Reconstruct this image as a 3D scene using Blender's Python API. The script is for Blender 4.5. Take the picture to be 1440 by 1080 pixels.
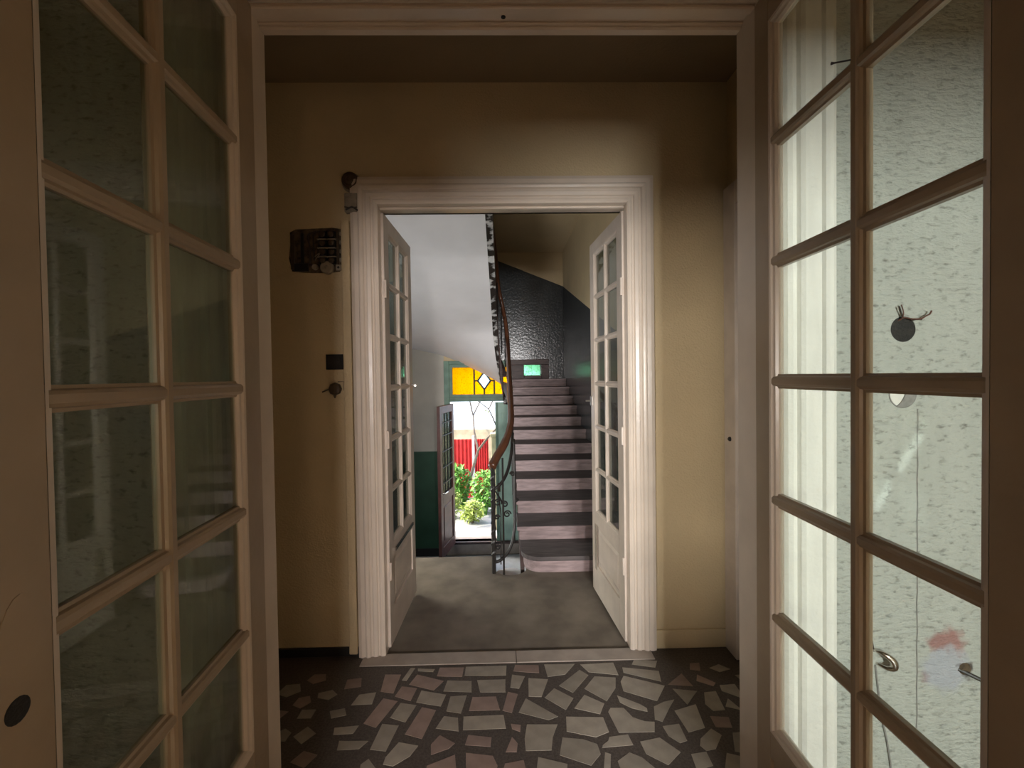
import bpy, bmesh, math, random
from mathutils import Vector, Matrix

random.seed(7)
SC = bpy.context.scene
COL = SC.collection
for o in list(bpy.data.objects):
    bpy.data.objects.remove(o, do_unlink=True)

# ------------------------------------------------------------------ camera
F_PX = 620.0
CAM = Vector((0.0, 0.0, 1.55))
YAW, PITCH, ROLL = math.atan(11/F_PX), math.atan(11/F_PX), 0.0138
fwd = Vector((math.sin(YAW)*math.cos(PITCH), math.cos(YAW)*math.cos(PITCH), -math.sin(PITCH)))
r0 = fwd.cross(Vector((0, 0, 1))).normalized()
u0 = r0.cross(fwd).normalized()
RIGHT = r0*math.cos(ROLL) - u0*math.sin(ROLL)
UP = u0*math.cos(ROLL) + r0*math.sin(ROLL)
cam_d = bpy.data.cameras.new('camera')
cam = bpy.data.objects.new('camera', cam_d)
COL.objects.link(cam)
cam.matrix_world = Matrix(((RIGHT.x, UP.x, -fwd.x, CAM.x), (RIGHT.y, UP.y, -fwd.y, CAM.y),
                           (RIGHT.z, UP.z, -fwd.z, CAM.z), (0, 0, 0, 1)))
cam_d.sensor_width = 36.0
cam_d.lens = F_PX/1440*36.0
cam_d.clip_start = 0.02
SC.camera = cam

def ray(x, y):
    return (fwd*F_PX + RIGHT*(x-720) + UP*(540-y)).normalized()
def on_floor(x, y, z=0.0):
    d = ray(x, y); return CAM + d*((z-CAM.z)/d.z)
def on_y(x, y, Y):
    d = ray(x, y); return CAM + d*(Y/d.y)
def on_x(x, y, X):
    d = ray(x, y); return CAM + d*(X/d.x)

# ------------------------------------------------------------------ world, sun, exposure
w = bpy.data.worlds.new('sky'); SC.world = w; w.use_nodes = True
nt = w.node_tree; nt.nodes.clear()
wo = nt.nodes.new('ShaderNodeOutputWorld'); bg = nt.nodes.new('ShaderNodeBackground')
sk = nt.nodes.new('ShaderNodeTexSky'); sk.sky_type = 'NISHITA'
sk.sun_elevation = math.radians(42); sk.sun_rotation = math.radians(297)
sk.sun_disc = False; sk.altitude = 100; sk.dust_density = 3.0; sk.air_density = 1.0
bg.inputs['Strength'].default_value = 1.1
nt.links.new(sk.outputs[0], bg.inputs[0]); nt.links.new(bg.outputs[0], wo.inputs[0])

SX0_ = -1.75   # stairwell side wall, where the added hall light sits
def add_light(name, kind, loc, aim, energy, color=(1, 1, 1), size=None):
    d = bpy.data.lights.new(name, kind); d.energy = energy; d.color = color
    if kind == 'AREA':
        d.shape = 'RECTANGLE'; d.size, d.size_y = size
    o = bpy.data.objects.new(name, d); COL.objects.link(o)
    o.location = loc
    o.rotation_euler = (Vector(aim)-Vector(loc)).to_track_quat('-Z', 'Y').to_euler()
    return o
sun = add_light('sun', 'SUN', (-9, 6, 12), (-8, 6.5, 11.1), 7.0, (1.0, 0.94, 0.84)); sun.data.angle = 0.02
# unseen lights added behind the camera, in front of the added windows
add_light('added_light_a', 'AREA', (1.00, -3.46, 1.60), (0.70, 2.0, 1.45), 245, (0.97, 0.97, 0.96), (0.60, 0.60))
add_light('added_light_b', 'AREA', (0.03, -3.46, 1.62), (0.10, 2.0, 1.55), 230, (1.0, 0.93, 0.90), (0.26, 0.34))
add_light('added_light_c', 'AREA', (-2.28, -3.46, 1.50), (0.9, 2.4, 1.5), 190, (1.0, 0.95, 0.88), (0.50, 0.56))

add_light('added_light_hall', 'AREA', (SX0_+0.03, 4.00, 0.70), (-0.3, 5.2, 1.5), 36, (0.97, 0.98, 1.0), (0.85, 1.0))  # unseen light added in the side wall to brighten the stair soffit

SC.view_settings.view_transform = 'Standard'
SC.view_settings.look = 'None'
SC.view_settings.gamma = 1.0
SC.view_settings.use_curve_mapping = False
SC.view_settings.exposure = 0.0

# ------------------------------------------------------------------ materials
def nodes_of(m):
    return m.node_tree.nodes, m.node_tree.links
def mat(name, col, rough=0.5, spec=0.5, noise=0.0, nscale=8.0, bump=0.0, bscale=60.0, col2=None, metal=0.0,
        rnd=0.0, stretch=None, coat=0.0):
    m = bpy.data.materials.new(name); m.use_nodes = True
    N, L = nodes_of(m)
    b = N['Principled BSDF']
    b.inputs['Roughness'].default_value = rough
    b.inputs['Metallic'].default_value = metal
    b.inputs['Specular IOR Level'].default_value = spec
    b.inputs['Coat Weight'].default_value = coat
    b.inputs['Base Color'].default_value = (*col, 1)
    tc = N.new('ShaderNodeTexCoord')
    vec = tc.outputs['Object']
    if stretch:
        mp = N.new('ShaderNodeMapping'); mp.inputs['Scale'].default_value = stretch
        L.new(vec, mp.inputs[0]); vec = mp.outputs[0]
    last = None
    if noise > 0 or col2:
        nz = N.new('ShaderNodeTexNoise'); nz.inputs['Scale'].default_value = nscale
        nz.inputs['Detail'].default_value = 6; L.new(vec, nz.inputs['Vector'])
        rp = N.new('ShaderNodeValToRGB')
        c2 = col2 if col2 else tuple(c*(1-noise) for c in col)
        rp.color_ramp.elements[0].position = 0.35; rp.color_ramp.elements[1].position = 0.65
        rp.color_ramp.elements[0].color = (*c2, 1); rp.color_ramp.elements[1].color = (*col, 1)
        L.new(nz.outputs['Fac'], rp.inputs[0]); last = rp.outputs[0]
    if rnd > 0:
        oi = N.new('ShaderNodeObjectInfo'); hs = N.new('ShaderNodeHueSaturation')
        mr = N.new('ShaderNodeMapRange'); mr.inputs[3].default_value = 1-rnd; mr.inputs[4].default_value = 1+rnd
        L.new(oi.outputs['Random'], mr.inputs[0]); L.new(mr.outputs[0], hs.inputs['Value'])
        if last: L.new(last, hs.inputs['Color'])
        else: hs.inputs['Color'].default_value = (*col, 1)
        last = hs.outputs[0]
    if last: L.new(last, b.inputs['Base Color'])
    if bump > 0:
        nb = N.new('ShaderNodeTexNoise'); nb.inputs['Scale'].default_value = bscale; nb.inputs['Detail'].default_value = 4
        L.new(vec, nb.inputs['Vector'])
        bp = N.new('ShaderNodeBump'); bp.inputs['Strength'].default_value = bump; bp.inputs['Distance'].default_value = 0.01
        L.new(nb.outputs['Fac'], bp.inputs['Height']); L.new(bp.outputs[0], b.inputs['Normal'])
    return m

def glass_mat(name, tint=(0.92, 0.96, 0.93), dirt=0.06, rough=0.02, refl=0.9):
    m = bpy.data.materials.new(name); m.use_nodes = True
    N, L = nodes_of(m); N.clear()
    out = N.new('ShaderNodeOutputMaterial')
    tr = N.new('ShaderNodeBsdfTransparent'); tr.inputs[0].default_value = (*tint, 1)
    gl = N.new('ShaderNodeBsdfGlossy'); gl.inputs['Roughness'].default_value = rough
    df = N.new('ShaderNodeBsdfDiffuse'); df.inputs[0].default_value = (0.45, 0.46, 0.42, 1)
    lw = N.new('ShaderNodeLayerWeight'); pw = N.new('ShaderNodeMath'); pw.operation = 'POWER'; pw.inputs[1].default_value = 5
    fr = N.new('ShaderNodeMath'); fr.operation = 'MULTIPLY_ADD'; fr.inputs[1].default_value = refl; fr.inputs[2].default_value = 0.04*refl/0.9
    lw.inputs[0].default_value = 0.5; L.new(lw.outputs['Facing'], pw.inputs[0]); L.new(pw.outputs[0], fr.inputs[0])
    tc = N.new('ShaderNodeTexCoord'); nz = N.new('ShaderNodeTexNoise'); nz.inputs['Scale'].default_value = 6
    mp = N.new('ShaderNodeMapping'); mp.inputs['Scale'].default_value = (4, 4, 0.6)
    L.new(tc.outputs['Object'], mp.inputs[0]); L.new(mp.outputs[0], nz.inputs['Vector'])
    mr = N.new('ShaderNodeMapRange'); mr.inputs[1].default_value = 0.35; mr.inputs[2].default_value = 0.8
    mr.inputs[3].default_value = dirt*0.3; mr.inputs[4].default_value = dirt
    L.new(nz.outputs['Fac'], mr.inputs[0])
    bp = N.new('ShaderNodeBump'); bp.inputs['Strength'].default_value = 0.04
    nz2 = N.new('ShaderNodeTexNoise'); nz2.inputs['Scale'].default_value = 9
    L.new(tc.outputs['Object'], nz2.inputs['Vector']); L.new(nz2.outputs['Fac'], bp.inputs['Height'])
    L.new(bp.outputs[0], gl.inputs['Normal'])
    m1 = N.new('ShaderNodeMixShader'); m2 = N.new('ShaderNodeMixShader')
    L.new(mr.outputs[0], m1.inputs[0]); L.new(tr.outputs[0], m1.inputs[1]); L.new(df.outputs[0], m1.inputs[2])
    L.new(fr.outputs[0], m2.inputs[0]); L.new(m1.outputs[0], m2.inputs[1]); L.new(gl.outputs[0], m2.inputs[2])
    L.new(m2.outputs[0], out.inputs[0])
    return m

def stained(name, col):
    m = bpy.data.materials.new(name); m.use_nodes = True
    N, L = nodes_of(m); N.clear()
    out = N.new('ShaderNodeOutputMaterial')
    tr = N.new('ShaderNodeBsdfTransparent'); tl = N.new('ShaderNodeBsdfTranslucent')
    tc = N.new('ShaderNodeTexCoord'); vz = N.new('ShaderNodeTexNoise'); vz.inputs['Scale'].default_value = 45
    rp = N.new('ShaderNodeValToRGB'); L.new(tc.outputs['Object'], vz.inputs['Vector']); L.new(vz.outputs['Fac'], rp.inputs[0])
    rp.color_ramp.elements[0].position = 0.3; rp.color_ramp.elements[0].color = (*[c*0.6 for c in col], 1)
    rp.color_ramp.elements[1].position = 0.45; rp.color_ramp.elements[1].color = (*col, 1)
    L.new(rp.outputs[0], tr.inputs[0]); L.new(rp.outputs[0], tl.inputs[0])
    mx = N.new('ShaderNodeMixShader'); mx.inputs[0].default_value = 0.5
    L.new(tr.outputs[0], mx.inputs[1]); L.new(tl.outputs[0], mx.inputs[2]); L.new(mx.outputs[0], out.inputs[0])
    return m

M = {}
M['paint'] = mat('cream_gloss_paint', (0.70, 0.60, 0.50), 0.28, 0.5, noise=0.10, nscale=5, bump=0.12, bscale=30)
M['paint_dimmed'] = mat('dimmed_cream_paint', (0.39, 0.30, 0.205), 0.30, 0.5, noise=0.12, nscale=5, bump=0.12, bscale=30)  # same cream paint darkened, dim light on the near leaves put into the colour
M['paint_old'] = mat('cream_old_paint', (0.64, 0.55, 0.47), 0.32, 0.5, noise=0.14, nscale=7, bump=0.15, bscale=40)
M['plaster'] = mat('olive_cream_plaster', (0.62, 0.49, 0.30), 0.6, 0.35, noise=0.10, nscale=2.0, bump=0.45, bscale=95)
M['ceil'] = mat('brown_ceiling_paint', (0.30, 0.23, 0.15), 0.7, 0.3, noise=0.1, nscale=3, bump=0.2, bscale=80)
M['plaster_cream'] = mat('casing_white_paint', (0.80, 0.78, 0.72), 0.6, 0.3, noise=0.1, nscale=3, bump=0.3, bscale=60)
M['room_dark'] = mat('dim_room_plaster', (0.32, 0.235, 0.14), 0.7, 0.2, noise=0.1, nscale=3)
M['mortar'] = mat('terrazzo_mortar', (0.10, 0.083, 0.07), 0.55, 0.4, col2=(0.06, 0.048, 0.042), nscale=110, bump=0.2, bscale=150)
M['stone'] = mat('pale_marble_chip', (0.34, 0.30, 0.245), 0.42, 0.4, noise=0.22, nscale=14, bump=0.05, bscale=40, rnd=0.16)
M['stone_pink'] = mat('pink_marble_chip', (0.30, 0.215, 0.18), 0.42, 0.4, noise=0.22, nscale=14, bump=0.05, bscale=40, rnd=0.16)
M['threshold'] = mat('threshold_marble', (0.40, 0.34, 0.29), 0.4, 0.4, noise=0.2, nscale=9, bump=0.08, bscale=30)
M['screed'] = mat('grey_landing_screed', (0.20, 0.168, 0.132), 0.55, 0.2, col2=(0.13, 0.108, 0.085), nscale=5, bump=0.08, bscale=30)
M['white_wall'] = mat('white_limewash', (0.83, 0.80, 0.80), 0.7, 0.2, noise=0.10, nscale=1.6, bump=0.1, bscale=20)
M['grey_wall'] = mat('dusty_white_wall', (0.55, 0.52, 0.46), 0.7, 0.2, noise=0.15, nscale=2.0, bump=0.1, bscale=20)
M['green'] = mat('green_oil_paint', (0.030, 0.10, 0.055), 0.6, 0.5, noise=0.3, nscale=3, bump=0.06, bscale=25)
M['black'] = mat('black_skirting', (0.012, 0.012, 0.012), 0.5)
M['dark_gloss'] = mat('charcoal_oil_paint', (0.05, 0.055, 0.058), 0.22, 0.5, noise=0.25, nscale=4, bump=0.35, bscale=28)
M['tread'] = mat('worn_stair_tread', (0.115, 0.098, 0.095), 0.6, 0.3, noise=0.4, nscale=6, bump=0.1, bscale=30, stretch=(1, 5, 5))
M['riser'] = mat('mauve_brown_riser', (0.36, 0.27, 0.265), 0.55, 0.35, noise=0.35, nscale=7, bump=0.1, bscale=30, stretch=(1, 4, 5))
M['rail_wood'] = mat('reddish_handrail_wood', (0.13, 0.05, 0.025), 0.3, 0.5, noise=0.3, nscale=12)
M['iron'] = mat('black_wrought_iron', (0.018, 0.015, 0.013), 0.45, 0.5, bump=0.2, bscale=120)
M['door_green'] = mat('pale_green_door_paint', (0.42, 0.62, 0.52), 0.5, 0.4, noise=0.15, nscale=6)
M['frame_green'] = mat('sage_frame_paint', (0.17, 0.29, 0.22), 0.5, 0.4, noise=0.25, nscale=9)
M['maroon'] = mat('maroon_door_paint', (0.15, 0.06, 0.05), 0.4, 0.45, noise=0.3, nscale=9)
M['dark_wood'] = mat('dark_brown_wood', (0.10, 0.065, 0.06), 0.5, 0.4, noise=0.4, nscale=8, stretch=(1, 1, 6))
M['hall_tile'] = mat('entrance_hall_floor', (0.46, 0.50, 0.52), 0.3, 0.5, noise=0.2, nscale=6)
M['metal'] = mat('dull_steel', (0.45, 0.43, 0.40), 0.35, 0.5, metal=1.0)
M['chrome'] = mat('chrome', (0.7, 0.68, 0.65), 0.15, 0.5, metal=1.0)
M['bakelite'] = mat('black_bakelite', (0.006, 0.006, 0.007), 0.35, 0.5)
M['brownplast'] = mat('brown_bakelite', (0.07, 0.045, 0.026), 0.4, 0.5, noise=0.3, nscale=40)
M['grime'] = mat('sooty_old_plaster', (0.16, 0.115, 0.07), 0.8, 0.2, col2=(0.035, 0.026, 0.02), nscale=30, bump=0.5, bscale=60)
M['porcelain'] = mat('dusty_porcelain', (0.34, 0.29, 0.22), 0.4, 0.5, noise=0.3, nscale=40)
M['wire'] = mat('dark_wire', (0.03, 0.02, 0.016), 0.6)
M['copperwire'] = mat('brown_wire', (0.12, 0.045, 0.03), 0.5)
M['hole'] = mat('hollow_dark_box', (0.02, 0.019, 0.018), 0.8, bump=0.6, bscale=120)
M['grey_ring'] = mat('grey_cement_ring', (0.30, 0.29, 0.27), 0.7, noise=0.3, nscale=50)
M['room_floor'] = mat('parquet_room_floor', (0.20, 0.13, 0.08), 0.4, 0.4, noise=0.3, nscale=6, stretch=(1, 8, 1))
M['peel'] = mat('peeling_plaster_edge', (0.62, 0.60, 0.58), 0.8, 0.2, col2=(0.03, 0.022, 0.018), nscale=9, bump=0.5, bscale=30)
_rp = [n for n in M['peel'].node_tree.nodes if n.type == 'VALTORGB'][0].color_ramp
_rp.elements[0].position = 0.50; _rp.elements[1].position = 0.60
M['leaf'] = mat('fresh_green_leaf', (0.16, 0.36, 0.06), 0.5, 0.4, rnd=0.3)
M['leaf_y'] = mat('yellow_green_leaf', (0.36, 0.45, 0.10), 0.5, 0.4, rnd=0.3)
M['bark'] = mat('grey_bark', (0.16, 0.13, 0.10), 0.8, 0.2, noise=0.4, nscale=20)
M['red'] = mat('red_metal_sheet', (0.62, 0.035, 0.035), 0.45, 0.4, noise=0.2, nscale=6)
M['gwall'] = mat('ochre_garden_wall', (0.62, 0.52, 0.34), 0.85, 0.2, noise=0.35, nscale=4, bump=0.3, bscale=20)
M['paving'] = mat('pale_yard_paving', (0.55, 0.53, 0.50), 0.8, 0.2, noise=0.3, nscale=3, bump=0.2, bscale=20)
M['soil'] = mat('dry_soil', (0.22, 0.17, 0.11), 0.9, 0.1, noise=0.4, nscale=5)
M['house_white'] = mat('white_house_render', (0.82, 0.83, 0.84), 0.8, 0.2, noise=0.06, nscale=1.5, bump=0.1, bscale=20)
M['lead'] = mat('green_lead_came', (0.05, 0.08, 0.06), 0.6)
M['glass'] = glass_mat('old_pane_glass', rough=0.04, refl=0.6)
M['glass_dim'] = glass_mat('dusty_pane_glass', (0.80, 0.86, 0.80), 0.10, 0.03)
M['glass_far'] = glass_mat('grey_pane_glass', (0.62, 0.66, 0.62), 0.12, 0.03)
M['glass_dull'] = glass_mat('dull_dark_glass', (0.75, 0.78, 0.75), 0.05, 0.12, 0.25)
M['yellow'] = stained('yellow_stained_glass', (1.0, 0.60, 0.015))
M['clear'] = stained('pale_blue_glass', (0.86, 0.97, 1.0))
M['greenlight'] = stained('pale_green_glass', (0.55, 1.0, 0.70))

# plaster of the room's right wall: crackled greenish white with a filler patch and pink undercoat showing
def crackle_wall():
    m = bpy.data.materials.new('crackled_room_plaster'); m.use_nodes = True
    N, L = nodes_of(m); b = N['Principled BSDF']
    b.inputs['Roughness'].default_value = 0.38; b.inputs['Specular IOR Level'].default_value = 0.5
    tc = N.new('ShaderNodeTexCoord')
    mp = N.new('ShaderNodeMapping'); mp.inputs['Scale'].default_value = (1, 1, 2.2)
    L.new(tc.outputs['Object'], mp.inputs[0])
    nz = N.new('ShaderNodeTexNoise'); nz.inputs['Scale'].default_value = 26; nz.inputs['Detail'].default_value = 8
    nz.inputs['Roughness'].default_value = 0.62
    L.new(mp.outputs[0], nz.inputs['Vector'])
    rp = N.new('ShaderNodeValToRGB')
    rp.color_ramp.elements[0].position = 0.30; rp.color_ramp.elements[0].color = (0.25, 0.25, 0.22, 1)
    rp.color_ramp.elements[1].position = 0.46; rp.color_ramp.elements[1].color = (0.60, 0.62, 0.565, 1)
    L.new(nz.outputs['Fac'], rp.inputs[0])
    col = rp.outputs[0]
    def blob(center, rad, color, col, edge=0.5):
        sub = N.new('ShaderNodeVectorMath'); sub.operation = 'DISTANCE'
        ns = N.new('ShaderNodeTexNoise'); ns.inputs['Scale'].default_value = 24
        L.new(tc.outputs['Object'], ns.inputs['Vector'])
        ad = N.new('ShaderNodeVectorMath'); ad.operation = 'MULTIPLY_ADD'
        L.new(ns.outputs['Color'], ad.inputs[0]); ad.inputs[1].default_value = (0.08, 0.08, 0.08)
        L.new(tc.outputs['Object'], ad.inputs[2])
        L.new(ad.outputs[0], sub.inputs[0]); sub.inputs[1].default_value = (center[0]+0.04, center[1]+0.04, center[2]+0.04)
        r = N.new('ShaderNodeMapRange'); r.inputs[1].default_value = rad*(1-edge*0.5); r.inputs[2].default_value = rad*(1+edge*0.3)
        r.inputs[3].default_value = 1.0; r.inputs[4].default_value = 0.0
        L.new(sub.outputs['Value'], r.inputs[0])
        mx = N.new('ShaderNodeMixRGB'); L.new(r.outputs[0], mx.inputs[0]); L.new(col, mx.inputs[1])
        mx.inputs[2].default_value = (*color, 1)
        return mx.outputs[0]
    p = on_y(1333, 905, 1.5); col = blob(p, 0.062, (0.45, 0.25, 0.23), col, 0.7)
    p = on_y(1303, 948, 1.5); col = blob(p, 0.026, (0.40, 0.27, 0.26), col, 0.9)
    p = on_y(1330, 940, 1.5); col = blob(p, 0.082, (0.55, 0.57, 0.62), col)
    p = on_y(1360, 943, 1.5); col = blob(p, 0.026, (0.12, 0.10, 0.09), col)
    L.new(col, b.inputs['Base Color'])
    bp = N.new('ShaderNodeBump'); bp.inputs['Strength'].default_value = 1.0; bp.inputs['Distance'].default_value = 0.022
    L.new(nz.outputs['Fac'], bp.inputs['Height']); L.new(bp.outputs[0], b.inputs['Normal'])
    return m
M['crackle'] = crackle_wall()

# ------------------------------------------------------------------ mesh helpers
class MB:
    def __init__(s): s.v = []; s.f = []; s.mi = []
    def add(s, vs, fs):
        o = len(s.v); s.v += [tuple(v) for v in vs]; s.f += [tuple(i+o for i in f) for f in fs]; return s
    def box(s, x0, x1, y0, y1, z0, z1, c=0.0):
        if c <= 0:
            vs = [(x, y, z) for z in (z0, z1) for y in (y0, y1) for x in (x0, x1)]
            return s.add(vs, [(0, 2, 3, 1), (4, 5, 7, 6), (0, 1, 5, 4), (2, 6, 7, 3), (0, 4, 6, 2), (1, 3, 7, 5)])
        bm = bmesh.new(); bmesh.ops.create_cube(bm, size=1)
        for v in bm.verts:
            v.co = Vector(((x0+x1)/2+v.co.x*(x1-x0), (y0+y1)/2+v.co.y*(y1-y0), (z0+z1)/2+v.co.z*(z1-z0)))
        bmesh.ops.bevel(bm, geom=bm.edges[:], offset=c, segments=1, affect='EDGES')
        bm.verts.index_update()
        s.add([v.co for v in bm.verts], [[v.index for v in f.verts] for f in bm.faces]); bm.free(); return s
    def prism(s, pts, z0, z1, inset=0.0):
        n = len(pts)
        if inset > 0:
            cx = sum(p[0] for p in pts)/n; cy = sum(p[1] for p in pts)/n
            top = []
            for p in pts:
                d = math.hypot(p[0]-cx, p[1]-cy); k = max(0.0, (d-inset)/d) if d > 0 else 1
                top.append((cx+(p[0]-cx)*k, cy+(p[1]-cy)*k))
        else: top = pts
        vs = [(p[0], p[1], z0) for p in pts]+[(p[0], p[1], z1) for p in top]
        fs = [tuple(range(n, 2*n)), tuple(range(n-1, -1, -1))]+[(i, (i+1) % n, n+(i+1) % n, n+i) for i in range(n)]
        return s.add(vs, fs)
    def tube(s, pts, r, n=8, caps=True):
        pts = [Vector(p) for p in pts]; m = len(pts)
        rr = r if isinstance(r, (list, tuple)) else [r]*m
        vs = []; prev = None
        for i, p in enumerate(pts):
            t = (pts[min(i+1, m-1)]-pts[max(i-1, 0)]).normalized()
            if prev is None:
                a = Vector((0, 0, 1)) if abs(t.z) < 0.9 else Vector((1, 0, 0)); u = t.cross(a).normalized()
            else:
                u = (prev-t*prev.dot(t)).normalized()
            prev = u; v = t.cross(u)
            for k in range(n):
                a = 2*math.pi*k/n; vs.append(p+(u*math.cos(a)+v*math.sin(a))*rr[i])
        fs = [(i*n+k, i*n+(k+1) % n, (i+1)*n+(k+1) % n, (i+1)*n+k) for i in range(m-1) for k in range(n)]
        if caps: fs += [tuple(range(n-1, -1, -1)), tuple((m-1)*n+k for k in range(n))]
        return s.add(vs, fs)
    def lathe(s, prof, origin, axis, n=20):
        ax = Vector(axis).normalized(); a = Vector((0, 0, 1)) if abs(ax.z) < 0.9 else Vector((1, 0, 0))
        u = ax.cross(a).normalized(); v = ax.cross(u); o = Vector(origin); vs = []
        for (r, h) in prof:
            for k in range(n):
                t = 2*math.pi*k/n; vs.append(o+ax*h+(u*math.cos(t)+v*math.sin(t))*r)
        m = len(prof)
        fs = [(i*n+k, i*n+(k+1) % n, (i+1)*n+(k+1) % n, (i+1)*n+k) for i in range(m-1) for k in range(n)]
        fs += [tuple(range(n-1, -1, -1)), tuple((m-1)*n+k for k in range(n))]
        return s.add(vs, fs)
    def build(s, name, m, parent=None, smooth=False):
        me = bpy.data.meshes.new(name); me.from_pydata(s.v, [], s.f); me.update()
        bm = bmesh.new(); bm.from_mesh(me); bmesh.ops.recalc_face_normals(bm, faces=bm.faces[:]); bm.to_mesh(me); bm.free()
        me.materials.append(M[m] if isinstance(m, str) else m)
        if smooth:
            for p in me.polygons: p.use_smooth = True
        o = bpy.data.objects.new(name, me); COL.objects.link(o)
        if parent: o.parent = parent
        return o
def tag(o, label=None, cat=None, group=None, kind=None):
    if label: o['label'] = label
    if cat: o['category'] = cat
    if group: o['group'] = group
    if kind: o['kind'] = kind
    return o
def struct(o, label, cat): return tag(o, label, cat, None, 'structure')
def empty(name, loc=(0, 0, 0), rz=0.0):
    e = bpy.data.objects.new(name, None); COL.objects.link(e); e.location = loc; e.rotation_euler = (0, 0, rz)
    e.empty_display_size = 0.1; return e
def spline(pts, n=8):
    P = [Vector(p) for p in pts]; out = []
    for i in range(len(P)-1):
        a = P[max(i-1, 0)]; b = P[i]; c = P[i+1]; d = P[min(i+2, len(P)-1)]
        for k in range(n):
            t = k/n
            out.append(0.5*((2*b)+(c-a)*t+(2*a-5*b+4*c-d)*t*t+(3*b-a-3*c+d)*t**3))
    out.append(P[-1]); return out

# ------------------------------------------------------------------ main dimensions
YP0, YP1 = 1.50, 1.62           # wall with the near double door
XL, XR, ZP = -0.844, 0.868, 2.80  # near opening
YW, YW1 = 2.46, 2.58            # far wall of the vestibule
DX0, DX1, DZ = -0.680, 0.690, 2.50  # far doorway
VX0, VX1, VZ = -1.45, 1.262, 3.17   # vestibule
RX0, RX1, RY0 = -2.60, 2.30, -3.5   # room behind the camera
SX0, SX1, SY = -1.75, 1.02, 7.50    # stairwell
SZ = 3.64
LOW = -1.50

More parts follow.
